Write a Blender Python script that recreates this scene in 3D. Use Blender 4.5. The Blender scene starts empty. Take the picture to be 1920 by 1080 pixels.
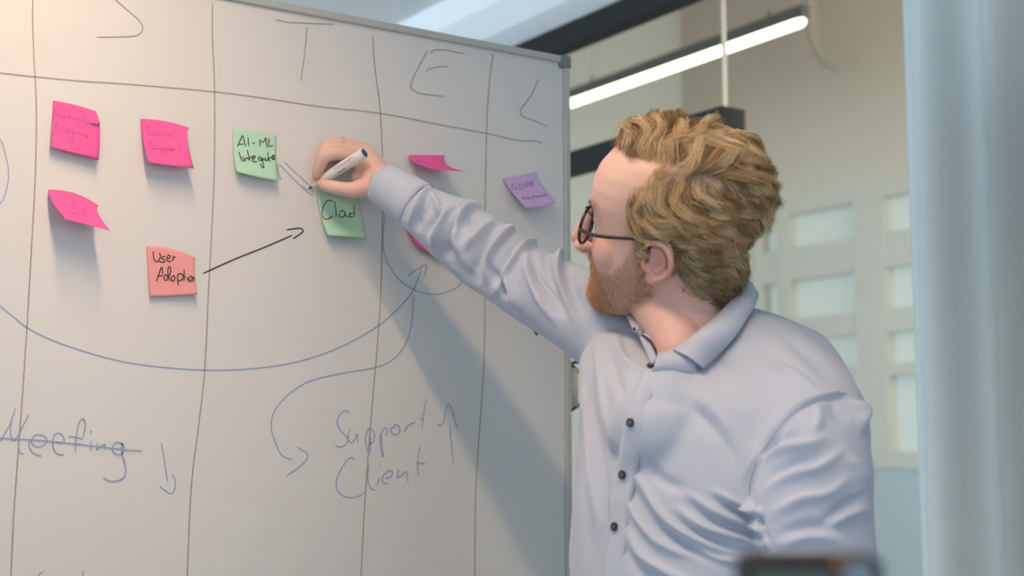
import bpy, bmesh, math, random
import numpy as np
from mathutils import Vector, Matrix
from mathutils.bvhtree import BVHTree

rng = np.random.default_rng(11)
random.seed(5)
scene = bpy.context.scene
COL = scene.collection

# ------------------------------------------------------------------ camera
FPX = 2600.0                      # focal length in pixels of the 1920 px frame
TILT = math.radians(6.7)
YAW = math.radians(33.6)
CZ = 1.30
CAMD = 1.94                       # distance of the camera from the board plane (y = 0)
cam_d = bpy.data.cameras.new('camera')
cam = bpy.data.objects.new('camera', cam_d)
COL.objects.link(cam)
cam.location = (0, -CAMD, CZ)
cam.rotation_euler = (math.radians(90) + TILT, 0, -YAW)
cam_d.sensor_width = 36.0
cam_d.lens = FPX / 1920.0 * 36.0
cam_d.clip_start = 0.05
cam_d.dof.use_dof = True
cam_d.dof.focus_distance = 1.95
cam_d.dof.aperture_fstop = 3.4
scene.camera = cam

# ------------------------------------------------------------------ world, light, exposure
world = bpy.data.worlds.new('world'); scene.world = world
world.use_nodes = True
world.node_tree.nodes['Background'].inputs[0].default_value = (0.62, 0.78, 1.0, 1)
world.node_tree.nodes['Background'].inputs[1].default_value = 0.5
scene.view_settings.view_transform = 'Standard'
scene.view_settings.look = 'None'
scene.view_settings.exposure = -0.25
scene.view_settings.gamma = 1.0
scene.view_settings.use_curve_mapping = False


def area(name, loc, target, sx, sy, power, col):
    l = bpy.data.lights.new(name, 'AREA'); l.shape = 'RECTANGLE'
    l.size = sx; l.size_y = sy; l.energy = power; l.color = col
    o = bpy.data.objects.new(name, l); COL.objects.link(o)
    o.location = loc
    o.rotation_euler = (Vector(target) - Vector(loc)).to_track_quat('-Z', 'Y').to_euler()
    return o


# daylight entering by the two windows behind the camera, then two added fills
area('window_daylight_one', (-1.5, -4.12, 1.75), (0.6, 0.0, 1.45), 1.5, 1.5, 23, (0.72, 0.87, 1.0))
area('window_daylight_two', (1.25, -4.12, 1.75), (1.2, 0.0, 1.3), 1.5, 1.5, 7, (0.66, 0.83, 1.0))
area('window_daylight_left', (-3.12, 1.7, 1.7), (2.0, 1.7, 1.9), 2.0, 1.5, 205, (0.66, 0.84, 1.0))  # added fill, brightens the ceiling behind the board
area('hall_daylight', (3.4, -1.6, 2.2), (3.6, 3.0, 1.6), 1.6, 1.6, 95, (1.0, 0.93, 0.82))  # added fill standing free in the hall, brightens its walls

# ------------------------------------------------------------------ geometry of the view
cy, sy_ = math.cos(YAW), math.sin(YAW)


def V2W(P):
    P = np.asarray(P, float)
    x, y, z = P[..., 0], P[..., 1], P[..., 2]
    return np.stack([x * cy + y * sy_, -x * sy_ + y * cy - CAMD, z], -1)


def W2V(P):
    P = np.asarray(P, float)
    X, Y, Z = P[..., 0], P[..., 1] + CAMD, P[..., 2]
    return np.stack([X * cy - Y * sy_, X * sy_ + Y * cy, Z], -1)


def ray(px, py):
    """direction in the turned room frame (right, forward, up), forward = 1"""
    u = (px - 960.0) / FPX; v = (540.0 - py) / FPX
    y = math.cos(TILT) - v * math.sin(TILT); z = math.sin(TILT) + v * math.cos(TILT)
    return np.array([u / y, 1.0, z / y])


def at(px, py, d):
    """world point seen at a place of the photograph, d metres in front of the camera"""
    r = ray(px, py) * d
    return V2W(r + np.array([0, 0, CZ]))


def onboard(px, py, off=0.0):
    """world point on (or off metres in front of) the writing surface"""
    r = V2W(ray(px, py) + np.array([0, 0, CZ])) - np.array([0, -CAMD, CZ])
    t = (CAMD - off) / r[1]
    return np.array([0, -CAMD, CZ]) + r * t


def project(P):
    q = W2V(P)
    x, y, z = q[..., 0], q[..., 1], q[..., 2] - CZ
    d = y * math.cos(TILT) + z * math.sin(TILT)
    u = -y * math.sin(TILT) + z * math.cos(TILT)
    return np.stack([960 + FPX * x / d, 540 - FPX * u / d], -1), y


def on_x(px, py, X):
    r = V2W(ray(px, py) + np.array([0, 0, CZ])) - np.array([0, -CAMD, CZ])
    return np.array([0, -CAMD, CZ]) + r * (X / r[0])


# ------------------------------------------------------------------ materials
def mat(name, col, rough=0.5, metal=0.0, spec=0.5, noise=None, bump=None, sss=0.0, emit=None, sheen=0.0, coat=0.0):
    m = bpy.data.materials.new(name); m.use_nodes = True
    nt = m.node_tree; b = nt.nodes['Principled BSDF']
    b.inputs['Base Color'].default_value = (*col, 1)
    b.inputs['Roughness'].default_value = rough
    b.inputs['Metallic'].default_value = metal
    b.inputs['Specular IOR Level'].default_value = spec
    if sheen: b.inputs['Sheen Weight'].default_value = sheen
    if coat:
        b.inputs['Coat Weight'].default_value = coat; b.inputs['Coat Roughness'].default_value = 0.1
    if sss:
        b.inputs['Subsurface Weight'].default_value = sss
        b.inputs['Subsurface Radius'].default_value = (0.010, 0.004, 0.002)
        b.inputs['Subsurface Scale'].default_value = 0.5
    if emit:
        b.inputs['Emission Color'].default_value = (*emit[0], 1)
        b.inputs['Emission Strength'].default_value = emit[1]
    tc = nt.nodes.new('ShaderNodeTexCoord')
    if noise:
        scale, amt = noise[0], noise[1]
        n = nt.nodes.new('ShaderNodeTexNoise'); n.inputs['Scale'].default_value = scale; n.inputs['Detail'].default_value = 4
        nt.links.new(tc.outputs['Object'], n.inputs['Vector'])
        mx = nt.nodes.new('ShaderNodeMix'); mx.data_type = 'RGBA'
        mx.inputs[6].default_value = (*[c * (1 - amt) for c in col], 1)
        mx.inputs[7].default_value = (*[min(1, c * (1 + amt)) for c in col], 1)
        nt.links.new(n.outputs['Fac'], mx.inputs[0])
        nt.links.new(mx.outputs[2], b.inputs['Base Color'])
    if bump:
        n = nt.nodes.new('ShaderNodeTexNoise'); n.inputs['Scale'].default_value = bump[0]; n.inputs['Detail'].default_value = 3
        nt.links.new(tc.outputs['Object'], n.inputs['Vector'])
        bp = nt.nodes.new('ShaderNodeBump'); bp.inputs['Strength'].default_value = bump[1]; bp.inputs['Distance'].default_value = 0.002
        nt.links.new(n.outputs['Fac'], bp.inputs['Height'])
        nt.links.new(bp.outputs[0], b.inputs['Normal'])
    return m


def attr_mat(name, attr, rough, spec=0.5, sss=0.0, bump=None):
    m = mat(name, (0.8, 0.8, 0.8), rough, spec=spec, sss=sss, bump=bump)
    nt = m.node_tree
    a = nt.nodes.new('ShaderNodeVertexColor'); a.layer_name = attr
    nt.links.new(a.outputs['Color'], nt.nodes['Principled BSDF'].inputs['Base Color'])
    return m


def glass_mat(name, tint, rough=0.0, ior=1.5):
    m = bpy.data.materials.new(name); m.use_nodes = True
    nt = m.node_tree; nt.nodes.clear()
    out = nt.nodes.new('ShaderNodeOutputMaterial'); mix = nt.nodes.new('ShaderNodeMixShader')
    tr = nt.nodes.new('ShaderNodeBsdfTransparent'); tr.inputs[0].default_value = (*tint, 1)
    gl = nt.nodes.new('ShaderNodeBsdfGlossy'); gl.inputs['Roughness'].default_value = rough
    # reflectance from the angle alone (Schlick), the same on both faces of the sheet
    lw = nt.nodes.new('ShaderNodeLayerWeight'); lw.inputs[0].default_value = 0.5
    pw = nt.nodes.new('ShaderNodeMath'); pw.operation = 'POWER'; pw.inputs[1].default_value = 5.0
    f0 = ((ior - 1) / (ior + 1)) ** 2
    ma = nt.nodes.new('ShaderNodeMath'); ma.operation = 'MULTIPLY_ADD'; ma.inputs[1].default_value = 1 - f0; ma.inputs[2].default_value = f0
    nt.links.new(lw.outputs['Facing'], pw.inputs[0]); nt.links.new(pw.outputs[0], ma.inputs[0])
    nt.links.new(ma.outputs[0], mix.inputs[0]); nt.links.new(tr.outputs[0], mix.inputs[1])
    nt.links.new(gl.outputs[0], mix.inputs[2]); nt.links.new(mix.outputs[0], out.inputs[0])
    return m


M = {}
M['board'] = mat('board_enamel', (0.74, 0.735, 0.73), 0.30, spec=0.5, noise=(3, 0.015))
M['alu'] = mat('brushed_aluminium', (0.56, 0.56, 0.53), 0.45, metal=0.3, noise=(40, 0.05))
M['alu_dark'] = mat('corner_plastic', (0.22, 0.24, 0.24), 0.5, noise=(30, 0.05))
M['ink_brown'] = mat('brown_marker_ink', (0.39, 0.345, 0.275), 0.5, noise=(60, 0.25))
M['ink_blue'] = mat('blue_marker_ink', (0.34, 0.40, 0.60), 0.5, noise=(60, 0.2))
M['ink_black'] = mat('black_marker_ink', (0.07, 0.058, 0.03), 0.5, noise=(60, 0.2))
M['ink_faint'] = mat('faint_pencil_ink', (0.42, 0.06, 0.28), 0.6, noise=(80, 0.3))
M['ink_purple'] = mat('purple_ink', (0.16, 0.03, 0.22), 0.6, noise=(80, 0.3))
M['pink'] = mat('hot_pink_paper', (0.84, 0.12, 0.38), 0.7, spec=0.2, noise=(20, 0.04))
M['salmon'] = mat('salmon_paper', (0.87, 0.36, 0.38), 0.7, spec=0.2, noise=(20, 0.04))
M['mint'] = mat('mint_paper', (0.46, 0.75, 0.56), 0.7, spec=0.2, noise=(20, 0.04))
M['lavender'] = mat('lavender_paper', (0.57, 0.42, 0.72), 0.7, spec=0.2, noise=(20, 0.04))
M['ceiling'] = mat('ceiling_paint', (0.76, 0.78, 0.78), 0.9, noise=(2, 0.03))
M['wall'] = mat('wall_paint', (0.72, 0.72, 0.70), 0.9, noise=(2, 0.03))
M['wall_beige'] = mat('beige_wall_paint', (0.60, 0.53, 0.44), 0.9, noise=(1.5, 0.04))
M['wall_grey'] = mat('grey_wall_paint', (0.62, 0.64, 0.62), 0.9, noise=(1.5, 0.04))
M['floor'] = mat('grey_carpet', (0.36, 0.36, 0.37), 0.95, noise=(60, 0.2), bump=(300, 0.4))
M['black'] = mat('black_steel', (0.012, 0.013, 0.013), 0.6, spec=0.25, noise=(20, 0.2))
M['lampbody'] = mat('lamp_housing', (0.09, 0.095, 0.08), 0.5, noise=(20, 0.1))
M['glow'] = mat('lamp_diffuser', (0.9, 0.9, 0.9), 0.5, emit=((1.0, 0.88, 0.70), 7.0))
M['glow_room'] = mat('room_lamp_diffuser', (0.9, 0.9, 0.9), 0.5, emit=((1.0, 0.68, 0.43), 102.0))
M['glow_dim'] = mat('dimmed_lamp_diffuser', (0.9, 0.9, 0.9), 0.5, emit=((1.0, 0.68, 0.43), 25.0))
M['pane'] = mat('bright_sky_pane', (0.55, 0.58, 0.55), 0.3, emit=((0.86, 0.96, 0.88), 0.16))  # faint glow stands in for reflected window light
M['daypane'] = mat('daylight_pane', (0.8, 0.8, 0.8), 0.3, emit=((0.85, 0.93, 1.0), 1.2))
M['glass'] = glass_mat('partition_glass', (0.96, 0.975, 0.96))
M['lens'] = glass_mat('spectacle_lens', (0.97, 0.95, 0.96), ior=1.3)
M['frame_white'] = mat('window_frame_paint', (0.56, 0.53, 0.47), 0.6, noise=(10, 0.03))
M['curtain'] = mat('curtain_cloth', (0.50, 0.535, 0.515), 0.9, spec=0.1, noise=(150, 0.06), bump=(400, 0.3), sheen=0.2)
M['penwhite'] = mat('pen_plastic', (0.80, 0.80, 0.80), 0.35, noise=(30, 0.02))
M['pennavy'] = mat('pen_cap_blue', (0.012, 0.045, 0.19), 0.35, noise=(30, 0.05))
M['pengrey'] = mat('pen_print_grey', (0.30, 0.31, 0.33), 0.5, noise=(30, 0.1))
M['gold'] = mat('ring_gold', (0.95, 0.66, 0.25), 0.2, metal=1.0, noise=(30, 0.05))
M['specs'] = mat('black_acetate', (0.012, 0.012, 0.014), 0.28, noise=(30, 0.2))
M['button'] = mat('navy_button', (0.012, 0.017, 0.035), 0.3, noise=(60, 0.2))
M['thread'] = mat('seam_thread', (0.42, 0.44, 0.52), 0.8, noise=(300, 0.2))
M['trousers'] = mat('navy_trousers', (0.03, 0.035, 0.06), 0.85, noise=(80, 0.2), bump=(300, 0.4))
M['shoe'] = mat('brown_leather', (0.09, 0.045, 0.025), 0.4, noise=(20, 0.2))
M['eye'] = mat('eye_white', (0.85, 0.83, 0.80), 0.15, noise=(40, 0.03))
M['iris'] = mat('blue_grey_iris', (0.16, 0.24, 0.30), 0.15, noise=(400, 0.2))
M['screen'] = mat('dim_screen', (0.10, 0.12, 0.115), 0.35, noise=(8, 0.4))
M['bluish'] = mat('blue_grey_plastic', (0.22, 0.32, 0.38), 0.4, noise=(10, 0.1))
M['orange'] = mat('orange_mark', (0.5, 0.2, 0.05), 0.5, noise=(10, 0.1))
M['bracket'] = mat('bracket_cream', (0.62, 0.58, 0.50), 0.5, noise=(20, 0.1))

# shirt cloth: pale blue-grey with very fine woven stripes
ms = mat('shirt_cloth', (0.585, 0.60, 0.70), 0.75, spec=0.25, sheen=0.25)
nt = ms.node_tree
tc = nt.nodes.new('ShaderNodeTexCoord')
wv = nt.nodes.new('ShaderNodeTexWave'); wv.inputs['Scale'].default_value = 95; wv.inputs['Distortion'].default_value = 0.6
mp = nt.nodes.new('ShaderNodeMapping'); mp.inputs['Rotation'].default_value = (0, 0, 0.6)
nt.links.new(tc.outputs['Object'], mp.inputs[0]); nt.links.new(mp.outputs[0], wv.inputs['Vector'])
mx = nt.nodes.new('ShaderNodeMix'); mx.data_type = 'RGBA'
mx.inputs[6].default_value = (0.475, 0.53, 0.655, 1); mx.inputs[7].default_value = (0.505, 0.555, 0.665, 1)
nt.links.new(wv.outputs['Fac'], mx.inputs[0]); nt.links.new(mx.outputs[2], nt.nodes['Principled BSDF'].inputs['Base Color'])
M['shirt'] = ms
# trim of the inner collar: small dark and light checks
mt = mat('checked_trim', (0.2, 0.2, 0.25), 0.8)
nt = mt.node_tree
tc = nt.nodes.new('ShaderNodeTexCoord'); ck = nt.nodes.new('ShaderNodeTexChecker'); ck.inputs['Scale'].default_value = 700
ck.inputs[1].default_value = (0.03, 0.035, 0.07, 1); ck.inputs[2].default_value = (0.5, 0.5, 0.58, 1)
nt.links.new(tc.outputs['Object'], ck.inputs['Vector']); nt.links.new(ck.outputs['Color'], nt.nodes['Principled BSDF'].inputs['Base Color'])
M['trim'] = mt
M['skin'] = attr_mat('skin', 'tone', 0.48, spec=0.4, sss=0.12, bump=(500, 0.12))
M['hair'] = attr_mat('hair_strands', 'tone', 0.36, spec=0.65)


# ------------------------------------------------------------------ object helpers
def mesh_obj(name, verts, faces, m, parent=None, smooth=True):
    me = bpy.data.meshes.new(name)
    verts = np.asarray(verts, float)
    if parent is not None:
        verts = verts - np.array(base_of(parent))
    if isinstance(faces, np.ndarray):
        me.vertices.add(len(verts)); me.vertices.foreach_set('co', verts.astype(np.float32).ravel())
        k = faces.shape[1]
        me.loops.add(faces.size); me.loops.foreach_set('vertex_index', faces.astype(np.int32).ravel())
        me.polygons.add(len(faces))
        me.polygons.foreach_set('loop_start', np.arange(0, faces.size, k, dtype=np.int32))
        me.update(calc_edges=True); me.validate()
    else:
        me.from_pydata([tuple(v) for v in verts], [], [tuple(f) for f in faces])
    if smooth:
        me.polygons.foreach_set('use_smooth', np.ones(len(me.polygons), dtype=bool))
    if m is not None: me.materials.append(m)
    me.update()
    o = bpy.data.objects.new(name, me); COL.objects.link(o)
    if parent is not None: o.parent = parent
    return o


BASE = {}


def base_of(o):
    b = np.zeros(3)
    while o is not None:
        b = b + np.array(o.location); o = o.parent
    return b


def thing(name, label, cat, loc=(0, 0, 0), group=None):
    o = bpy.data.objects.new(name, None); COL.objects.link(o)
    o.location = tuple(loc); o.empty_display_size = 0.1
    o['label'] = label; o['category'] = cat
    if group: o['group'] = group
    return o


def tag(o, label, cat, group=None):
    o['label'] = label; o['category'] = cat
    if group: o['group'] = group
    return o


def struct(o):
    o['kind'] = 'structure'; return o


def box_vf(a, b):
    x0, y0, z0 = a; x1, y1, z1 = b
    v = [(x0, y0, z0), (x1, y0, z0), (x1, y1, z0), (x0, y1, z0), (x0, y0, z1), (x1, y0, z1), (x1, y1, z1), (x0, y1, z1)]
    f = [(0, 3, 2, 1), (4, 5, 6, 7), (0, 1, 5, 4), (1, 2, 6, 5), (2, 3, 7, 6), (3, 0, 4, 7)]
    return v, f


def box(name, a, b, m, parent=None, bevel=0.0):
    v, f = box_vf(a, b)
    o = mesh_obj(name, v, f, m, parent, smooth=False)
    if bevel:
        md = o.modifiers.new('bevel', 'BEVEL'); md.width = bevel; md.segments = 2
    return o


def merge(parts):
    V, Fc, n = [], [], 0
    for v, f in parts:
        V.extend([tuple(x) for x in v]); Fc.extend([tuple(i + n for i in q) for q in f]); n += len(v)
    return V, Fc


def smooth_path(pts, n=8):
    """Catmull-Rom through the points"""
    P = np.asarray(pts, float)
    if len(P) < 3:
        t = np.linspace(0, 1, n + 1)[:, None]
        return P[0] * (1 - t) + P[-1] * t
    Q = np.vstack([2 * P[0] - P[1], P, 2 * P[-1] - P[-2]])
    out = []
    for i in range(1, len(Q) - 2):
        p0, p1, p2, p3 = Q[i - 1], Q[i], Q[i + 1], Q[i + 2]
        for t in np.linspace(0, 1, n, endpoint=False):
            out.append(0.5 * ((2 * p1) + (-p0 + p2) * t + (2 * p0 - 5 * p1 + 4 * p2 - p3) * t * t + (-p0 + 3 * p1 - 3 * p2 + p3) * t ** 3))
    out.append(P[-1])
    return np.array(out)


def tube_vf(pts, radii, seg=16, caps=True, ellip=None, up=None):
    """closed tube along pts; ellip = (factor across, factor along 'up')"""
    P = np.asarray(pts, float); n = len(P)
    R = np.broadcast_to(np.asarray(radii, float), (n,))
    T = np.gradient(P, axis=0); T /= np.linalg.norm(T, axis=1)[:, None] + 1e-12
    u = np.array(up if up is not None else (0, 0, 1.0), float)
    if abs(np.dot(u, T[0])) > 0.95: u = np.array([1.0, 0, 0]) if abs(T[0][0]) < .9 else np.array([0, 1.0, 0])
    V = []; a = np.linspace(0, 2 * np.pi, seg, endpoint=False)
    for i in range(n):
        u = u - T[i] * np.dot(u, T[i]); u /= np.linalg.norm(u)
        w = np.cross(T[i], u)
        e = ellip or (1, 1)
        V.append(P[i] + R[i] * (np.cos(a)[:, None] * w * e[0] + np.sin(a)[:, None] * u * e[1]))
    V = np.concatenate(V); Fc = []
    for i in range(n - 1):
        for k in range(seg):
            k2 = (k + 1) % seg
            Fc.append((i * seg + k, i * seg + k2, (i + 1) * seg + k2, (i + 1) * seg + k))
    if caps:
        Fc.append(tuple(range(seg - 1, -1, -1))); Fc.append(tuple((n - 1) * seg + k for k in range(seg)))
    return V, Fc


def capsule_vf(pts, radii, seg=18, n=6, **kw):
    """tube with rounded ends, radius interpolated along a smooth path"""
    P = np.asarray(pts, float); R = np.asarray(radii, float)
    if len(P) > 2:
        t = np.linspace(0, len(P) - 1, (len(P) - 1) * n + 1)
        Q = smooth_path(P, n); RR = np.interp(t, np.arange(len(P)), R)
    else:
        t = np.linspace(0, 1, n + 1)[:, None]; Q = P[0] * (1 - t) + P[1] * t; RR = R[0] * (1 - t[:, 0]) + R[1] * t[:, 0]
    d0 = Q[0] - Q[1]; d0 /= np.linalg.norm(d0); d1 = Q[-1] - Q[-2]; d1 /= np.linalg.norm(d1)
    cap = np.linspace(0.15, 1, 5)[::-1]
    A = [Q[0] + d0 * RR[0] * math.sqrt(max(0, 1 - c * c)) for c in cap[::-1][:-1]]
    ra = [RR[0] * c for c in cap[::-1][:-1]]
    B = [Q[-1] + d1 * RR[-1] * math.sqrt(max(0, 1 - c * c)) for c in cap[1:]]
    rb = [RR[-1] * c for c in cap[1:]]
    return tube_vf(np.vstack([A, Q, B]), np.concatenate([ra, RR, rb]), seg, **kw)


def ellipsoid_vf(c, axes, seg=32, rings=20):
    """axes: 3x3 rows = semi-axis vectors"""
    V = []; Fc = []
    for i in range(rings + 1):
        th = math.pi * i / rings
        for k in range(seg):
            ph = 2 * math.pi * k / seg
            s = max(math.sin(th), 0.02)
            V.append(np.array(c) + s * math.cos(ph) * np.array(axes[0]) + s * math.sin(ph) * np.array(axes[1]) + math.cos(th) * np.array(axes[2]))
    for i in range(rings):
        for k in range(seg):
            k2 = (k + 1) % seg
            Fc.append((i * seg + k, (i + 1) * seg + k, (i + 1) * seg + k2, i * seg + k2))
    Fc.append(tuple(range(seg))); Fc.append(tuple(rings * seg + k for k in range(seg - 1, -1, -1)))
    return V, Fc


def remesh(parts, voxel, smooth=4, factor=0.5):
    v, f = merge(parts)
    me = bpy.data.meshes.new('tmp'); me.from_pydata(v, [], f); me.update()
    o = bpy.data.objects.new('tmp', me); COL.objects.link(o)
    r = o.modifiers.new('r', 'REMESH'); r.mode = 'VOXEL'; r.voxel_size = voxel
    if smooth:
        s = o.modifiers.new('s', 'SMOOTH'); s.iterations = smooth; s.factor = factor
    dg = bpy.context.evaluated_depsgraph_get()
    e = o.evaluated_get(dg).to_mesh()
    n = len(e.vertices); co = np.empty(n * 3, np.float32); e.vertices.foreach_get('co', co)
    nf = len(e.polygons); lv = np.empty(len(e.loops), np.int32); e.loops.foreach_get('vertex_index', lv)
    F4 = lv.reshape(nf, -1)
    co = co.reshape(n, 3).astype(float)
    o.evaluated_get(dg).to_mesh_clear()
    bpy.data.objects.remove(o); bpy.data.meshes.remove(me)
    return co, F4


def vnormals(co, F4):
    a, b, c, d = (co[F4[:, i]] for i in range(4))
    n = np.cross(c - a, d - b)
    out = np.stack([np.bincount(F4.ravel(), np.repeat(n[:, k], 4), len(co)) for k in range(3)], 1)
    return out / (np.linalg.norm(out, axis=1)[:, None] + 1e-12)


def lap_smooth(co, F4, it=2, fac=0.5):
    E = np.concatenate([F4[:, [0, 1]], F4[:, [1, 2]], F4[:, [2, 3]], F4[:, [3, 0]]])
    i, j = np.concatenate([E[:, 0], E[:, 1]]), np.concatenate([E[:, 1], E[:, 0]])
    cnt = np.bincount(i, minlength=len(co))
    for _ in range(it):
        s = np.stack([np.bincount(i, co[j, k], len(co)) for k in range(co.shape[1])], 1)
        co = co * (1 - fac) + fac * s / cnt[:, None]
    return co


def ribbon_vf(P, N, width, lift=0.0004):
    """flat ink ribbon along P on a surface with normals N"""
    P = np.asarray(P, float); N = np.broadcast_to(np.asarray(N, float), P.shape)
    T = np.gradient(P, axis=0); T /= np.linalg.norm(T, axis=1)[:, None] + 1e-12
    S = np.cross(N, T); S /= np.linalg.norm(S, axis=1)[:, None] + 1e-12
    w = np.full(len(P), width / 2); w[0] *= 0.6; w[-1] *= 0.6
    w = w[:, None]
    B = P + N * lift
    V = np.concatenate([B - S * w, B + S * w]); n = len(P)
    return V, [(i, i + 1, n + i + 1, n + i) for i in range(n - 1)]


def attr_color(o, cols, name='tone'):
    a = o.data.color_attributes.new(name, 'FLOAT_COLOR', 'POINT')
    c = np.ones((len(cols), 4), np.float32); c[:, :3] = cols
    a.data.foreach_set('color', c.ravel())


def scr(ox, oy, s, *strokes):
    return [[(ox + x / s, oy + y / s) for x, y in st] for st in strokes]


# ================================================================== the room
XG = 2.30                              # plane of the glass partition
ZC = 2.67                              # ceiling height
YF, YN = 3.4, -4.2                     # far and near ends
XL, XH = -3.2, 4.6                     # left wall, hall wall
ZH = 3.7                               # hall ceiling
struct(box('floor', (XL, YN, -0.1), (XH, YF, 0.0), M['floor']))
struct(box('ceiling', (XL, YN, ZC), (XG + 0.05, YF, ZC + 0.1), M['ceiling']))
struct(box('ceiling_hall', (XG + 0.05, YN, ZH), (XH, YF, ZH + 0.1), M['wall']))
lw_ = merge([box_vf((XL - .1, YN, 0), (XL, .6, ZC)), box_vf((XL - .1, 2.9, 0), (XL, YF, ZC)), box_vf((XL - .1, .6, 0), (XL, 2.9, .9)), box_vf((XL - .1, .6, 2.5), (XL, 2.9, ZC))])
struct(mesh_obj('wall_left', *lw_, M['wall'], smooth=False))
w4 = bpy.data.objects.new('window_4', None); COL.objects.link(w4); w4['kind'] = 'structure'; w4.location = (XL, 1.75, .9)  # unseen window added to carry the fill for the ceiling
mesh_obj('window_frame', *merge([box_vf((XL - .07, a, .9), (XL - .01, a + .06, 2.5)) for a in (.6, 1.72, 2.84)] + [box_vf((XL - .07, .6, z), (XL - .01, 2.9, z + .06)) for z in (.9, 2.44)]), M['frame_white'], w4, smooth=False)
for a in (.65, 1.77):
    box('pane', (XL - .05, a, .95), (XL - .04, a + 1.08, 2.45), M['daypane'], w4)
struct(box('wall_far', (XL, YF, 0), (XH, YF + 0.1, ZH), M['wall_grey']))
struct(box('wall_bulkhead', (XG - 0.02, YN, 2.52), (XG + 0.10, YF, ZH), M['wall']))
# soft rounded cove running along the top of the partition
cv = [(XG - 0.02, 2.52), (XG - 0.10, 2.545), (XG - 0.17, 2.60), (XG - 0.20, ZC), (XG - 0.02, ZC)]
V = [(x, y, z) for y in (YN, YF) for x, z in cv]
struct(mesh_obj('trim_1', V, [(0, 1, 6, 5), (1, 2, 7, 6), (2, 3, 8, 7), (3, 4, 9, 8), (4, 0, 5, 9), (4, 3, 2, 1, 0), (5, 6, 7, 8, 9)], M['ceiling'], smooth=False))


def wall_with_holes_y(name, y0, y1, x0, x1, z0, z1, holes, m):
    parts = []; xs = sorted(holes); cur = x0
    for hx0, hx1, hz0, hz1 in xs:
        parts.append(box_vf((cur, y0, z0), (hx0, y1, z1)))
        parts.append(box_vf((hx0, y0, z0), (hx1, y1, hz0))); parts.append(box_vf((hx0, y0, hz1), (hx1, y1, z1)))
        cur = hx1
    parts.append(box_vf((cur, y0, z0), (x1, y1, z1)))
    v, f = merge(parts)
    return struct(mesh_obj(name, v, f, m, smooth=False))


wh = [(-2.4, -0.6, 0.9, 2.5), (0.4, 2.1, 0.9, 2.5)]
wall_with_holes_y('wall_near', YN - 0.1, YN, XL, XH, 0, ZH, wh, M['wall'])
for k, (x0, x1, z0, z1) in enumerate(wh):
    w = bpy.data.objects.new('window_%d' % (k + 1), None); COL.objects.link(w); w['kind'] = 'structure'
    w.location = ((x0 + x1) / 2, YN, z0)
    fr = merge([box_vf((x0, YN - .07, z0), (x0 + .06, YN - .01, z1)), box_vf((x1 - .06, YN - .07, z0), (x1, YN - .01, z1)),
                box_vf((x0, YN - .07, z0), (x1, YN - .01, z0 + .06)), box_vf((x0, YN - .07, z1 - .06), (x1, YN - .01, z1)),
                box_vf(((x0 + x1) / 2 - .03, YN - .07, z0), ((x0 + x1) / 2 + .03, YN - .01, z1))])
    mesh_obj('window_frame', *fr, M['frame_white'], w, smooth=False)
    box('pane', (x0 + .05, YN - .05, z0 + .05), ((x0 + x1) / 2 - .02, YN - .04, z1 - .05), M['daypane'], w)
    box('pane', ((x0 + x1) / 2 + .02, YN - .05, z0 + .05), (x1 - .05, YN - .04, z1 - .05), M['daypane'], w)

# ---- hall wall with a built band standing in for windows reflected in the glass
hx = XH
def hy(px): return on_x(px, 600, hx)[1]
def hz(px, py): return on_x(px, py, hx)[2]
zs, zt = hz(1650, 862), hz(1560, 372)
y_l, y_r = hy(1425), hy(1800)
lo, hi = min(y_l, y_r), max(y_l, y_r)
parts = [box_vf((hx, YN, 0), (hx + .12, lo, ZH)), box_vf((hx, hi, 0), (hx + .12, YF, ZH)),
         box_vf((hx, lo, zt), (hx + .12, hi, ZH))]
v, f = merge(parts); struct(mesh_obj('wall_hall', v, f, M['wall_beige'], smooth=False))
M['wall_blue'] = mat('blue_grey_wall_paint', (0.40, 0.47, 0.50), 0.9, noise=(1.5, .04))
struct(box('wall_under_window', (hx, lo, 0), (hx + .12, hi, zs), M['wall_blue']))
w3 = bpy.data.objects.new('window_3', None); COL.objects.link(w3); w3['kind'] = 'structure'; w3.location = (hx, (lo + hi) / 2, zs)
cols = [hi, hy(1478), hy(1640), lo]
zr = [zs, hz(1560, 700), hz(1560, 612), hz(1560, 485), zt]
wd = [0.035, 0.025, 0.05, 0.075, 0.04]
posts = [(hi, .03), (hy(1474), .035), (hy(1636), .085), (lo, .03)]
for yy, hw in posts:
    box('window_post', (hx - .015, yy - hw, zs), (hx + .06, yy + hw, zt), M['frame_white'], w3)
for zz, hw in zip(zr, wd):
    box('window_rail', (hx - .01, lo, zz - hw), (hx + .055, hi, zz + hw), M['frame_white'], w3)
for (ya, ha), (yb, hb) in zip(posts[1:], posts[:-1]):
    for za, zb in zip(zr[:-1], zr[1:]):
        box('pane', (hx + .04, ya + ha - .01, za), (hx + .05, yb - hb + .01, zb), M['pane'], w3)

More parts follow.
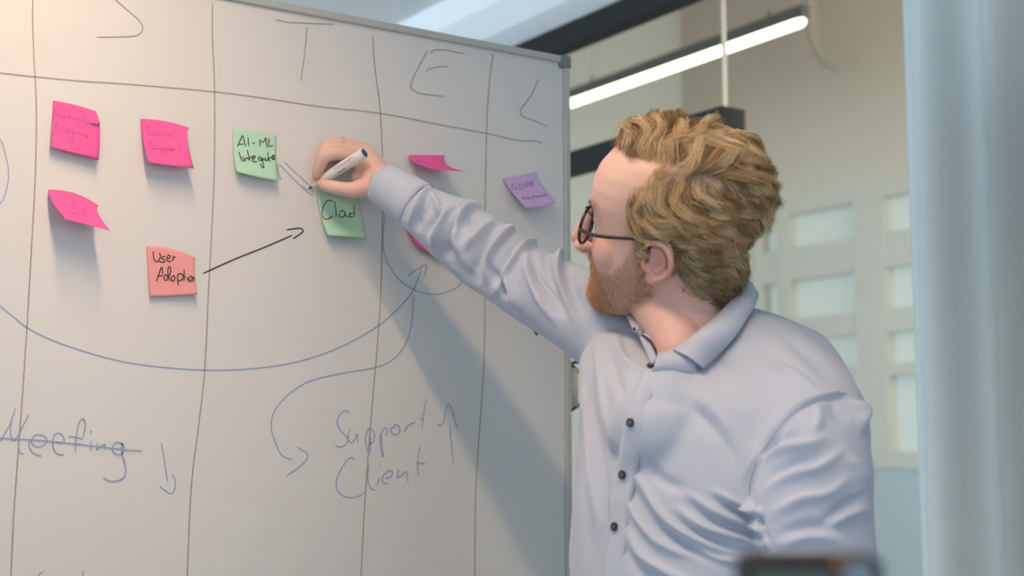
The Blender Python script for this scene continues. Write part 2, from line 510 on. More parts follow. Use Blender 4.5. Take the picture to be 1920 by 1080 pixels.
# ---- glass partition with a door
pd = on_x(1357, 215, XG)                       # door jamb
zd0, zd1 = on_x(1365, 243, XG)[2], on_x(1365, 203, XG)[2]
struct(box('trim_2', (XG - .03, YN, 2.46), (XG + .04, YF, 2.52), M['black']))
struct(box('trim_3', (XG - .03, YN, 0), (XG + .04, YF, 0.06), M['black']))
dy = pd[1]
struct(box('trim_4', (XG - .035, dy - .03, zd0), (XG + .045, dy + 1.45, zd1), M['black'], bevel=.003))
part = bpy.data.objects.new('wall_glass', None); COL.objects.link(part); part['kind'] = 'structure'; part.location = (XG, dy, 0)
for a, b, z0, z1 in [(YN, -1.9, .06, 2.46), (-1.9, -.66, .06, 2.46), (-.66, dy - .006, .06, 2.46), (dy + .006, dy + 1.45, zd1, 2.46), (dy + 1.46, YF, .06, 2.46)]:
    box('pane', (XG, a + .004, z0), (XG + .01, b - .004, z1), M['glass'], part)
M['joint'] = mat('silicone_joint', (0.50, 0.45, 0.38), 0.35, noise=(20, .05))
box('joint', (XG - .001, dy - .0028, zd1), (XG + .011, dy + .0028, 2.46), M['joint'], part)
door = bpy.data.objects.new('door_1', None); COL.objects.link(door); door['kind'] = 'structure'; door.location = (XG, dy, 0)
box('door_glass', (XG, dy + .02, .08), (XG + .012, dy + 1.43, zd0 - .02), M['glass'], door)
box('door_rail', (XG - .012, dy + .01, .02), (XG + .024, dy + 1.44, .12), M['black'], door)
hb = merge([tube_vf([(XG - .06, dy + .12, .75), (XG - .06, dy + .12, 1.3)], .012, 12), tube_vf([(XG, dy + .12, .85), (XG - .06, dy + .12, .85)], .007, 10), tube_vf([(XG, dy + .12, 1.2), (XG - .06, dy + .12, 1.2)], .007, 10)])
mesh_obj('door_handle', *hb, M['alu'], door)


# ---- linear pendants
def pendant(name, label, x, y0, y1, z, glow, zc, group=None, r=0.028, recessed=0.0):
    t = thing(name, label, 'lamp', (x, (y0 + y1) / 2, z), group)
    n = 24
    # flat dark housing on top with a rounded luminous tube below
    if recessed:                                    # inverted trough, the light sits inside and is cut off sideways
        h = recessed
        pr = [(-r - .003, -h), (-r, -h), (-r, .004), (r, .004), (r, -h), (r + .003, -h), (r + .003, .058), (-r - .003, .058)]
        V_ = [(x + a_, y, z + b_) for y in (y0 - .012, y1 + .012) for a_, b_ in pr]
        F_ = [(i, (i + 1) % 8, 8 + (i + 1) % 8, 8 + i) for i in range(8)]
        F_ += [(0, 1, 2, 7), (2, 3, 6, 7), (3, 4, 5, 6), (8, 15, 10, 9), (10, 15, 14, 11), (11, 14, 13, 12)]
        mesh_obj('housing', V_, F_, M['lampbody'], t, smooth=False)
        for yy in (y0 - .012, y1 + .009):
            box('end_cap', (x - r, yy, z - h), (x + r, yy + .003, z + .004), M['lampbody'], t)
        box('diffuser', (x - r + .002, y0, z), (x + r - .002, y1, z + .003), glow, t)
    else:
        a = merge([box_vf((x - r, y0 - .012, z + .008), (x + r, y1 + .012, z + .058))])
        o = mesh_obj('housing', *a, M['lampbody'], t, smooth=False)
        b = o.modifiers.new('b', 'BEVEL'); b.width = .004; b.segments = 2
        mesh_obj('diffuser', *capsule_vf([(x, y0 + r, z), (x, y1 - r, z)], [r * .98, r * .98], 20), glow, t)
    for yy in (y0 + .18, y1 - .18):
        mesh_obj('suspension_wire', *tube_vf([(x, yy, z + .055), (x, yy, zc)], .0016, 8), M['alu'], t)
        mesh_obj('wire_clamp', *tube_vf([(x, yy, z + .055), (x, yy, z + .085)], .006, 10), M['lampbody'], t)
    return t


XLMP = 3.6
pa, pb = on_x(1066, 193, XLMP), on_x(1508, 40, XLMP)
pendant('pendant_lamp', 'glowing linear pendant lamp in a dark housing behind the glass partition', XLMP, pb[1], pa[1], (pa[2] + pb[2]) / 2, M['glow'], ZH, r=0.0195)
pendant('pendant_lamp', 'warm linear pendant lamp hanging over the front of the whiteboard', 0.46, -1.50, -0.32, 2.36, M['glow_room'], ZC, recessed=.020)
pendant('pendant_lamp', 'warm linear pendant lamp hanging farther left in front of the whiteboard', -1.10, -1.50, -0.32, 2.36, M['glow_dim'], ZC, recessed=.020)

# curved pale arm on the hall wall, only its lower bend shows
arm_px = [(1540, -170), (1522, -60), (1519, 20), (1524, 65), (1536, 100), (1556, 122), (1580, 132)]
ap = [on_x(x, y, XH - .14) for x, y in arm_px]
ap = [np.array([XH - .005, ap[0][1], ap[0][2] + .02])] + ap
t = thing('wall_lamp_arm', 'curved pale arm on the hall wall behind the glass near the curtain', 'wall fixture', (XH, ap[0][1], ap[0][2]))
M['ring'] = mat('arm_paint', (0.44, 0.39, 0.32), 0.6, noise=(10, .05))
mesh_obj('arm', *capsule_vf(ap, [.026, .026, .026, .026, .026, .024, .019, .010], 14), M['ring'], t)
mesh_obj('wall_rose', *tube_vf([(XH, ap[0][1], ap[0][2]), (XH - .02, ap[0][1], ap[0][2])], [.06, .05], 24), M['ring'], t)

# ---- curtain
def curtain():
    x0 = XG - 0.13
    yl = on_x(1690, 600, x0)[1]
    ys = np.linspace(yl, -1.75, 260)
    s = (yl - ys)
    def off(s):
        # broad folds, narrower towards the end
        return 0.034 * np.sin(2 * np.pi * s / 0.185 + 1.9) + 0.018 * np.sin(2 * np.pi * s / 0.43 + .4)
    zs = [0.02, 0.5, 1.0, 1.5, 2.0, 2.4, 2.60]
    V = []
    for z in zs:
        V += [(x0 + o_ * (1 - .05 * z), y, z) for y, o_ in zip(ys, off(s))]
    n = len(ys)
    F_ = [(r * n + i, r * n + i + 1, (r + 1) * n + i + 1, (r + 1) * n + i) for r in range(len(zs) - 1) for i in range(n - 1)]
    t = thing('curtain', 'pale grey-blue floor-length curtain drawn back at the glass partition', 'curtain', (x0, (ys[0] + ys[-1]) / 2, 0))
    o = mesh_obj('cloth', V, F_, M['curtain'], t)
    sd = o.modifiers.new('s', 'SOLIDIFY'); sd.thickness = .003
    box('rail', (x0 - .015, -2.2, 2.60), (x0 + .015, yl + .1, 2.63), M['alu'], t)


curtain()

# ================================================================== whiteboard
bx1 = onboard(1068, 600)[0]; bz1 = onboard(1063, 108)[2]
bx0 = bx1 - 2.25; bz0 = bz1 - 1.22
wb = thing('whiteboard', 'large mobile whiteboard covered with marker notes and coloured sticky notes', 'whiteboard', ((bx0 + bx1) / 2, 0.01, 0))
box('writing_surface', (bx0 + .01, 0.0, bz0 + .01), (bx1 - .01, .016, bz1 - .01), M['board'], wb)
fw = .0125
def rail(a, b): return box('frame_rail', a, b, M['alu'], wb, bevel=.002)
rail((bx0, -.006, bz1 - fw), (bx1, .022, bz1)); rail((bx0, -.006, bz0), (bx1, .022, bz0 + fw))
rail((bx1 - fw, -.006, bz0 + fw), (bx1, .022, bz1 - fw)); rail((bx0, -.006, bz0 + fw), (bx0 + fw, .022, bz1 - fw))
for x in (bx0, bx1 - .02):
    for z in (bz0, bz1 - .02):
        box('corner_cap', (x - .0015, -.008, z - .0015), (x + .0215, .0235, z + .0215), M['alu_dark'], wb, bevel=.003)
box('pen_tray', (bx0 + .6, -.07, bz0 - .012), (bx1 - .6, .01, bz0), M['alu'], wb, bevel=.003)
for x in (bx0 + .12, bx1 - .12):
    box('upright', (x - .02, .024, .10), (x + .02, .06, bz1 - .25), M['alu'], wb, bevel=.004)
    box('foot', (x - .025, -.26, .07), (x + .025, .34, .11), M['alu'], wb, bevel=.006)
    for y in (-.23, .31):
        mesh_obj('castor', *tube_vf([(x - .012, y, .035), (x + .012, y, .035)], .035, 20), M['black'], wb)
# hinge bracket on the free edge
hp = on_x(1078, 725, bx1 + .012)
zb = onboard(1076, 725)[2]
hg = merge([tube_vf([(bx1 + .013, .012, zb - .034), (bx1 + .013, .012, zb + .034)], .0105, 14),
            ])
hgo = mesh_obj('hinge', *hg, M['bracket'], wb)
for w_pts in ([(bx1, .004, zb + .036), (bx1 + .014, .004, zb + .043), (bx1 + .03, .012, zb + .043)],
              [(bx1, .004, zb + .040), (bx1 + .012, .004, zb + .034), (bx1 + .03, .012, zb + .026)],
              [(bx1, .004, zb - .044), (bx1 + .014, .004, zb - .036), (bx1 + .03, .012, zb - .03)]):
    mesh_obj('hinge_wire', *tube_vf(w_pts, .003, 8), M['lampbody'], wb)
for dz in (.055, -.058, -.09):
    mesh_obj('rivet', *capsule_vf([(bx1 - .002, .008, zb + dz), (bx1 + .003, .008, zb + dz)], [.003, .003], 10), M['lampbody'], wb)


def board_ink(name, strokes, m, w=.0019, label=None):
    parts = []
    for s in strokes:
        q = smooth_path([(x, y) for x, y in s], 6)
        P = np.array([onboard(a, b) for a, b in q])
        P = P[P[:, 2] < bz1 - fw - .006]
        parts.append(ribbon_vf(P, (0, -1, 0), w, .0005 + .00008 * len(parts)))
    o = mesh_obj(name, *merge(parts), m, wb, smooth=False)
    if label: o['label'] = label
    return o


BR = M['ink_brown']; BL = M['ink_blue']
board_ink('column_line', [[(63, -40), (61, 30), (64, 120), (68, 200), (66, 330), (58, 480), (50, 620), (42, 740), (28, 930), (24, 1000), (18, 1130)]], BR)
board_ink('column_line', [[(399, -50), (398, 60), (402, 160), (402, 300), (397, 430), (391, 540), (384, 690), (372, 800), (358, 920), (349, 1130)]], BR)
board_ink('column_line', [[(697, 43), (702, 120), (712, 200), (717, 300), (717, 420), (714, 540), (708, 640), (695, 790), (684, 940), (674, 1130)]], BR)
board_ink('column_line', [[(921, 104), (926, 95), (920, 130), (914, 200), (911, 300), (909, 430), (909, 600), (905, 720), (895, 860), (891, 950), (890, 1130)]], BR)
board_ink('row_line', [[(-60, 132), (0, 137), (65, 144), (150, 152), (240, 158), (400, 172), (500, 185), (600, 200), (715, 213), (820, 233), (910, 250), (970, 263), (1000, 264), (1012, 267), (1016, 271)]], BR)
board_ink('letter', [[(205, -10), (240, 20), (262, 40), (267, 55), (258, 66), (235, 69), (181, 70)]], BR)
board_ink('letter', [[(517, 37), (540, 42), (585, 44), (626, 46)], [(575, 50), (572, 90), (564, 153)]], BR)
board_ink('letter', [[(802, 94), (785, 125), (771, 155), (773, 167), (790, 176), (835, 181)], [(806, 100), (815, 94), (835, 94), (870, 101)], [(798, 136), (803, 130), (820, 126), (840, 125)]], BR)
board_ink('letter', [[(1010, 147), (995, 180), (976, 206), (980, 218), (1000, 226), (1027, 238)]], BR)
board_ink('arrow', [[(380, 513), (440, 486), (500, 462), (548, 441)], [(537, 431), (560, 428), (568, 432), (565, 437), (549, 448)]], M['ink_black'], .0023, 'black arrow pointing from the salmon note to the upper right')
board_ink('circle', [[(-30, 240), (0, 262), (10, 290), (16, 325), (12, 355), (0, 382), (-30, 400)]], BL, .0016)
board_ink('arrow', [[(-40, 535), (-10, 565), (20, 590), (60, 620), (130, 650), (230, 678), (330, 691), (420, 694), (510, 687), (580, 672), (650, 645), (710, 610), (750, 575), (775, 543), (790, 505)], [(765, 517), (780, 506), (798, 496)], [(798, 496), (800, 500), (795, 520)]], BL, .0018, 'long blue curved arrow sweeping under the notes')
board_ink('arrow', [[(775, 552), (772, 600), (760, 645), (735, 675), (700, 690), (640, 700), (580, 715), (540, 740), (515, 770), (508, 800), (518, 835), (530, 855), (548, 862)], [(557, 838), (577, 853), (565, 872), (537, 892)]], BL, .0018)
board_ink('circle', [[(724, 395), (718, 440), (722, 480), (740, 515), (770, 540), (810, 552), (845, 545), (865, 530), (874, 510)]], BL, .0016)
board_ink('fresh_stroke', [[(520, 308), (530, 315), (560, 345), (578, 362), (588, 367)], [(533, 304), (555, 325), (580, 348)], [(569, 348), (572, 355), (582, 354)], [(520, 310), (522, 325), (527, 338)]], BL, .0018)
board_ink('ink_spot', [[(1003, 615), (1003, 622), (1008, 629)]], M['ink_black'], .004)
mt_ = scr(0, 740, 5.333,
  [(0, 470), (60, 370), (110, 270), (155, 130)], [(125, 210), (105, 330), (110, 430), (130, 460), (160, 440), (200, 370), (250, 270), (290, 200)],
  [(250, 270), (200, 380), (185, 470), (185, 540), (205, 585), (240, 595)],
  [(340, 408), (380, 400), (440, 415), (468, 455), (440, 505), (380, 525), (330, 505), (310, 460), (340, 410)], [(310, 450), (288, 490), (300, 540), (340, 590), (420, 615)],
  [(515, 460), (580, 478), (630, 475), (640, 440), (610, 395), (570, 385), (540, 410), (525, 480), (535, 540), (570, 590), (640, 603)],
  [(680, 415), (750, 425), (828, 442)], [(828, 425), (850, 330), (845, 260), (825, 240), (790, 280), (765, 380), (752, 500), (755, 575)],
  [(900, 385), (910, 360)], [(910, 460), (903, 570)], [(975, 480), (968, 550), (1000, 520), (1045, 500), (1055, 550)],
  [(1230, 500), (1180, 475), (1140, 490), (1122, 535), (1140, 580), (1190, 600), (1225, 580), (1238, 530), (1215, 490), (1220, 590), (1245, 690), (1255, 760), (1240, 820), (1190, 855), (1120, 865), (1065, 850), (1035, 830)],
  [(-40, 430), (0, 435), (200, 445), (500, 465), (900, 510), (1200, 545), (1320, 558), (1420, 563)])
board_ink('handwriting', mt_, BL, .0018, 'blue handwritten word Meeting struck through')
board_ink('arrow', scr(0, 740, 5.333, [(1612, 480), (1640, 640), (1675, 880)], [(1720, 800), (1745, 840), (1752, 900), (1735, 970), (1700, 990), (1660, 965), (1595, 912)]), BL, .0018)
su = scr(600, 740, 5.143,
  [(280, 180), (250, 155), (200, 180), (165, 250), (175, 310), (220, 370), (262, 410), (265, 450), (230, 495), (185, 503), (145, 487)],
  [(290, 330), (272, 380), (275, 440), (305, 462), (335, 430), (355, 375), (365, 460)],
  [(478, 315), (450, 360), (435, 430), (450, 520), (475, 578), (485, 480), (478, 330), (510, 350), (525, 400), (510, 455), (475, 480)],
  [(580, 370), (575, 450), (585, 530), (605, 598), (595, 480), (590, 380), (615, 325), (640, 330), (645, 370), (630, 400)],
  [(720, 315), (690, 320), (678, 345), (690, 375), (730, 385), (765, 360), (760, 310), (730, 290), (705, 300)],
  [(810, 360), (835, 310), (870, 285), (920, 260)], [(1020, 40), (1005, 130), (990, 240), (980, 330)], [(960, 220), (990, 255)])
board_ink('handwriting', su, BL, .0018, 'blue handwritten word Support')
board_ink('arrow', scr(600, 740, 5.143, [(1128, 280), (1160, 295), (1190, 260), (1210, 150), (1235, 92), (1265, 130), (1300, 240), (1322, 330)], [(1253, 280), (1260, 420), (1285, 680)]), BL, .0018)
cl = scr(600, 740, 5.143,
  [(330, 630), (300, 605), (255, 640), (200, 720), (165, 800), (155, 870), (175, 935), (230, 980), (310, 993), (380, 975), (425, 945)],
  [(475, 660), (460, 760), (462, 830), (480, 890), (510, 918), (530, 915)], [(568, 800), (552, 875)], [(565, 685), (578, 692)],
  [(630, 805), (660, 800), (695, 770), (690, 735), (655, 735), (615, 770), (595, 815), (610, 850), (665, 858)],
  [(755, 720), (745, 795), (780, 780), (830, 745), (848, 850)], [(962, 495), (945, 600), (935, 700), (950, 775)], [(922, 652), (960, 662), (1010, 660)])
board_ink('handwriting', cl, BL, .0018, 'blue handwritten word Client')
board_ink('handwriting', [[(70, 1095), (73, 1078), (82, 1071)]], BL, .0018)
board_ink('handwriting', [[(155, 1069), (156, 1095)]], BL, .0018)


# ------------------------------------------------------------------ sticky notes
def note(label, ctrl, m, texts, group='sticky notes on the whiteboard'):
    """ctrl: 3x3 places of the sheet (px, py, distance from the board), top row first"""
    C = np.array([[onboard(*p) for p in row] for row in ctrl]) + np.array([0, -.0012, 0])
    def basis(t):
        t = np.asarray(t)
        return np.stack([2 * (t - .5) * (t - 1), -4 * t * (t - 1), 2 * t * (t - .5)], -1)
    def surf(u, v_):
        return np.einsum('...i,...j,ijk->...k', basis(v_), basis(u), C)
    n = 18
    g = np.linspace(0, 1, n + 1); uu, vv = np.meshgrid(g, g)
    P = surf(uu, vv).reshape(-1, 3)
    P[:, 1] = np.minimum(P[:, 1], -.0009)
    F_ = [(r * (n + 1) + c, (r + 1) * (n + 1) + c, (r + 1) * (n + 1) + c + 1, r * (n + 1) + c + 1) for r in range(n) for c in range(n)]
    t = thing('sticky_note', label, 'sticky note', C[0, 1], group)
    o = mesh_obj('sheet', P, F_, m, t)
    sd = o.modifiers.new('s', 'SOLIDIFY'); sd.thickness = .00025; sd.offset = 0
    g2 = np.linspace(0, 1, 141); u2, v2 = np.meshgrid(g2, g2); S = surf(u2, v2); S[..., 1] = np.minimum(S[..., 1], -.0009)
    du = np.gradient(S, axis=1); dv = np.gradient(S, axis=0); N = np.cross(dv, du); N /= np.linalg.norm(N, axis=-1)[..., None]
    if N[70, 70, 1] > 0: N = -N
    uv, _ = project(S.reshape(-1, 3)); Sf = S.reshape(-1, 3); Nf = N.reshape(-1, 3)
    for strokes, ink, w in texts:
        parts = []
        for s in strokes:
            q = smooth_path(s, 4)
            d = ((uv[None] - q[:, None]) ** 2).sum(-1); i = d.argmin(1)
            P_ = Sf[i]
            keep = [0] + [k for k in range(1, len(P_)) if np.linalg.norm(P_[k] - P_[k - 1]) > 1e-5]
            if len(keep) < 2: continue
            P_ = P_[keep]
            if len(P_) > 4: P_[1:-1] = (P_[:-2] + 2 * P_[1:-1] + P_[2:]) / 4
            parts.append(ribbon_vf(P_, Nf[i][keep], w, .0005 + .00004 * len(parts)))
        if parts: mesh_obj('handwriting', *merge(parts), ink, t, smooth=False)
    return t


un = scr(80, 180, 8.307, [(190, 180), (185, 250), (200, 300), (235, 310), (260, 270), (265, 220)], [(270, 320), (290, 335), (330, 320), (345, 345)], [(390, 345), (430, 330), (415, 315), (395, 340), (420, 362)],
         [(455, 360), (460, 345), (475, 365), (500, 345), (520, 375)], [(555, 350), (560, 400), (550, 470)], [(560, 370), (590, 365), (590, 400)], [(645, 290), (625, 400)], [(640, 370), (660, 385), (645, 410)], [(680, 400), (700, 430)], [(710, 400), (670, 480)])
un2 = scr(80, 180, 8.307, [(730, 430), (750, 445), (765, 428), (790, 440)], [(780, 460), (810, 470), (830, 440), (800, 435), (795, 465)], [(850, 480), (880, 470), (870, 440), (845, 455), (850, 480)], [(885, 400), (880, 480)])
pr = scr(80, 180, 8.307, [(205, 540), (205, 440), (240, 430), (250, 470), (215, 490)], [(280, 550), (290, 500), (330, 500)], [(350, 530), (380, 510), (410, 530), (400, 575), (360, 570), (350, 530)], [(490, 550), (460, 550), (450, 575), (475, 590), (490, 560), (470, 640), (490, 700), (500, 715)],
         [(520, 600), (540, 570), (570, 580)], [(570, 600), (600, 580), (620, 620), (650, 600), (660, 640), (690, 615), (700, 655)], [(430, 630), (440, 690), (490, 720)], [(605, 690), (607, 700)], [(612, 745), (614, 752)])
note('hot pink sticky note reading Unemployed Program, corner folded, at the far left', [[(99, 189, 0), (140, 197, .001), (179, 209, .009)], [(97, 238, .004), (141, 248, .007), (187, 243, .016)], [(95, 276, .012), (140, 288, .014), (184, 301, .014)]], M['pink'],
     [(un, M['ink_faint'], .0009), (un2, M['ink_purple'], .0016), (pr, M['ink_faint'], .0009)])
so = scr(250, 210, 9, [(300, 265), (250, 255), (225, 280), (240, 320), (290, 350), (270, 385), (225, 375)], [(320, 350), (350, 330), (400, 345), (405, 375), (370, 395), (325, 380)], [(470, 360), (440, 375), (440, 400), (480, 405)], [(525, 350), (525, 400)], [(538, 300), (541, 306)], [(620, 370), (580, 400), (610, 415), (635, 380), (640, 435)], [(710, 300), (690, 370), (690, 440)],
         [(380, 520), (300, 505), (280, 530), (310, 570), (345, 600), (335, 630), (290, 620)], [(375, 590), (380, 630), (420, 610), (435, 635)], [(470, 590), (465, 730)], [(470, 610), (520, 600), (520, 640), (480, 650)], [(550, 600), (545, 730)], [(550, 610), (600, 605), (595, 655), (560, 655)], [(620, 625), (650, 620), (660, 650), (630, 660), (620, 630)], [(680, 670), (685, 630), (720, 635)], [(790, 560), (795, 695)], [(760, 620), (805, 640)])
note('hot pink sticky note reading Social Support in the upper row', [[(264, 223, 0), (312, 228, .001), (354, 240, .009)], [(267, 260, .009), (314, 268, .013), (351, 264, .019)], [(278, 305, .026), (320, 311, .028), (363, 316, .029)]], M['pink'], [(so, M['ink_faint'], .0009)])
cu = scr(80, 345, 10.8, [(380, 310), (330, 295), (275, 315), (275, 345), (320, 370)], [(350, 430), (390, 420), (400, 435), (440, 440), (480, 438)], [(635, 345), (600, 350), (585, 400), (600, 450), (640, 455), (690, 500)], [(715, 425), (740, 430)], [(740, 495), (770, 500)], [(800, 520), (850, 525), (870, 515), (920, 520)], [(570, 510), (580, 580), (640, 605), (690, 620)], [(720, 540), (720, 610), (760, 660)], [(780, 580), (850, 570)], [(850, 560), (860, 620), (880, 660), (900, 670)], [(810, 600), (815, 660)], [(940, 680), (980, 690), (960, 720)], [(450, 560), (480, 555), (550, 585)])
note('strongly curled hot pink sticky note with faint writing below the folded one', [[(91, 356, 0), (140, 363, .003), (184, 386, .010)], [(97, 378, .018), (146, 393, .026), (184, 402, .032)], [(123, 412, .050), (165, 422, .052), (206, 433, .056)]], M['pink'], [(cu, M['ink_faint'], .0009)])
ua = scr(260, 450, 9, [(240, 190), (245, 260), (265, 340), (300, 375), (340, 340), (365, 270), (350, 215)], [(450, 275), (400, 285), (385, 310), (430, 330), (440, 360), (390, 375), (340, 360)], [(470, 320), (520, 310), (530, 270), (500, 260), (475, 300), (480, 350), (520, 370), (550, 350)], [(590, 260), (570, 360), (590, 290), (630, 290)],
         [(295, 700), (340, 580), (388, 450), (405, 590)], [(320, 610), (400, 605)], [(430, 600), (470, 590), (490, 640), (470, 680), (440, 680), (425, 630), (430, 600)], [(490, 640), (540, 540), (535, 470), (510, 455), (490, 500), (500, 620), (530, 690)], [(560, 620), (590, 600), (610, 640), (590, 695), (555, 690), (545, 650), (560, 620)], [(650, 580), (655, 680), (668, 770)], [(650, 590), (700, 565), (745, 590), (740, 650), (690, 690), (665, 680)], [(765, 495), (765, 690)], [(740, 620), (800, 625)], [(822, 640), (822, 690)], [(820, 565), (825, 569)], [(860, 620), (890, 610), (900, 650), (880, 695), (850, 690), (845, 650), (860, 620)], [(905, 700), (910, 640), (930, 630), (930, 690)])
note('salmon pink sticky note reading User Adoption in black marker', [[(274, 462, 0), (318, 466, .002), (365, 483, .006)], [(278, 510, .003), (320, 513, .004), (364, 513, .008)], [(281, 557, .006), (325, 555, .007), (370, 552, .012)]], M['salmon'], [(ua, M['ink_black'], .0019)])
ai = scr(425, 230, 9, [(180, 410), (225, 310), (268, 215), (295, 320), (320, 410)], [(200, 370), (285, 365)], [(358, 250), (370, 400)], [(425, 345), (480, 352)], [(565, 400), (555, 290), (610, 340), (660, 250), (665, 340), (685, 430)], [(715, 270), (705, 340), (715, 400), (740, 405), (780, 380)],
         [(200, 490), (230, 580), (260, 660)], [(265, 570), (295, 660), (310, 610), (345, 600), (375, 630)], [(345, 460), (365, 560), (390, 650)], [(370, 600), (430, 570)], [(430, 620), (470, 600), (475, 560), (445, 570), (430, 620), (450, 665), (510, 660)], [(580, 580), (540, 590), (535, 630), (570, 640), (590, 590), (600, 660), (625, 760), (590, 745), (555, 700)], [(590, 600), (600, 650), (620, 610), (650, 600)], [(660, 610), (640, 640), (680, 640), (690, 610)], [(685, 500), (700, 600), (735, 665)], [(690, 610), (790, 570)], [(760, 620), (800, 600), (795, 550), (770, 570), (770, 630), (815, 610)])
note('mint green sticky note reading AI-ML Integrate left of the hand', [[(437, 241, 0), (478, 247, 0), (517, 255, 0)], [(438, 285, .005), (478, 291, .006), (517, 299, .006)], [(443, 322, .016), (482, 332, .017), (520, 339, .016)]], M['mint'], [(ai, M['ink_black'], .0017)])
co_ = scr(400, 200, 3.857, [(860, 690), (840, 675), (805, 700), (785, 760), (795, 805), (825, 815), (865, 790)], [(875, 685), (885, 740), (888, 800)], [(915, 765), (930, 750), (950, 765), (945, 795), (915, 800), (910, 775)], [(950, 765), (960, 795), (985, 795), (985, 765)], [(1010, 770), (985, 775), (985, 800), (1010, 795)], [(1015, 715), (1018, 800)])
note('mint green sticky note reading Cloud right below the writing hand', [[(594, 350, 0), (635, 351, 0), (673, 352, 0)], [(600, 398, .006), (638, 401, .006), (676, 399, .006)], [(614, 441, .018), (648, 444, .018), (686, 446, .018)]], M['mint'], [(co_, M['ink_black'], .0017)])
note('hot pink sticky note curled up almost edge-on above the sleeve', [[(767, 291, 0), (800, 291, .001), (833, 291, .002)], [(774, 304, .02), (806, 308, .024), (838, 310, .028)], [(812, 318, .052), (842, 320, .056), (873, 321, .06)]], M['pink'],
     [([[(781, 305), (784, 301), (788, 300)], [(795, 306), (800, 305)], [(803, 307), (808, 306)], [(812, 309), (820, 309)]], M['ink_purple'], .0009)])
note('hot pink sticky note mostly hidden behind the raised sleeve', [[(752, 400, 0), (790, 404, 0), (826, 410, 0)], [(764, 432, .004), (800, 440, .005), (836, 448, .005)], [(784, 462, .012), (816, 478, .012), (850, 490, .012)]], M['pink'], [])
gd = scr(900, 240, 6, [(385, 630), (360, 650), (365, 690), (400, 695), (410, 665), (385, 665)], [(438, 628), (446, 692)], [(430, 630), (470, 634), (490, 658), (478, 684), (446, 694)], [(512, 615), (520, 676)], [(504, 618), (543, 611), (552, 630), (540, 647), (517, 652)], [(566, 605), (574, 664)], [(560, 608), (590, 600), (598, 618), (572, 636)], [(572, 636), (614, 662)],
         [(490, 775), (470, 785), (480, 800), (500, 795)], [(505, 785), (515, 800), (525, 785)], [(530, 800), (540, 780), (555, 798)], [(560, 775), (590, 810)], [(600, 740), (608, 795)], [(615, 775), (640, 770), (660, 780), (680, 765), (700, 772), (720, 758), (740, 745), (745, 770)])
note('lavender sticky note reading GDPR compliance near the right edge of the board', [[(942, 334, 0), (975, 329, 0), (1004, 323, 0)], [(957, 357, .012), (988, 352, .012), (1015, 346, .012)], [(986, 391, .034), (1015, 387, .034), (1042, 380, .034)]], M['lavender'], [(gd, M['ink_black'], .0010)])
#@@MAN@@
# ================================================================== the person
pbase = V2W(np.array([0.24, 1.69, 0.0]))
man = thing('person', 'person with wavy blond hair and beard in a pale blue shirt writing on the whiteboard', 'person', pbase)

# ---- pose of the head: local x forward, y to his left, z up, origin midway between the ears
HY, HP, HR = math.radians(15), math.radians(10), math.radians(31)
HO = np.array([0, 0, CZ]) + (np.array([0.2025, 1.741, 1.569]) - np.array([0, 0, CZ])) * .985


def head_rot():
    cp, sp = math.cos(HP), math.sin(HP); Rp = np.array([[cp, 0, -sp], [0, 1, 0], [sp, 0, cp]])
    cr, sr = math.cos(HR), math.sin(HR); Rr = np.array([[1, 0, 0], [0, cr, sr], [0, -sr, cr]])
    a = math.pi - HY; ca, sa = math.cos(a), math.sin(a); Ry = np.array([[ca, -sa, 0], [sa, ca, 0], [0, 0, 1]])
    return Ry @ Rp @ Rr


HRm = head_rot()


def H(P): return V2W(np.asarray(P, float) @ HRm.T + HO)


def Hinv(Wp): return (W2V(Wp) - HO) @ HRm


def hparts(v, f): return H(np.array(v)), f


# ---- head: stacked cross-sections (z, front, back, half width, front squareness)
SL = [(-.106, .088, .040, .024, 2.0), (-.100, .096, .020, .036, 2.1), (-.088, .100, .004, .046, 2.2), (-.070, .098, -.012, .055, 2.3), (-.050, .0965, -.030, .0615, 2.3),
      (-.030, .099, -.055, .0655, 2.3), (-.010, .099, -.078, .0685, 2.3), (.010, .0965, -.092, .0705, 2.35), (.030, .099, -.100, .0725, 2.4), (.050, .1025, -.104, .0745, 2.4),
      (.070, .101, -.104, .0755, 2.35), (.090, .094, -.099, .0735, 2.25), (.108, .080, -.087, .066, 2.15), (.122, .060, -.068, .053, 2.05), (.131, .034, -.042, .034, 2.0), (.134, .010, -.015, .012, 2.0)]
SL = np.array(SL)
zz = np.linspace(SL[0, 0], SL[-1, 0], 60)
def sl(c): return np.interp(zz, SL[:, 0], SL[:, c])
HV = []; seg = 64
aa = np.linspace(0, 2 * np.pi, seg, endpoint=False)
for z, xf, xb, w, e in zip(zz, sl(1), sl(2), sl(3), sl(4)):
    cx = xb + (xf - xb) * .45
    c, s_ = np.cos(aa), np.sin(aa)
    rx = np.where(c > 0, xf - cx, cx - xb)
    p = 2 / np.where(c > 0, e, 2.2)
    HV += [(cx + r_ * np.sign(c_) * abs(c_) ** pp, w * np.sign(s__) * abs(s__) ** pp, z) for r_, c_, s__, pp in zip(rx, c, s_, p)]
HF = [(i * seg + k, i * seg + (k + 1) % seg, (i + 1) * seg + (k + 1) % seg, (i + 1) * seg + k) for i in range(59) for k in range(seg)]
HF += [tuple(range(seg - 1, -1, -1)), tuple(59 * seg + k for k in range(seg))]
body = [hparts(HV, HF)]
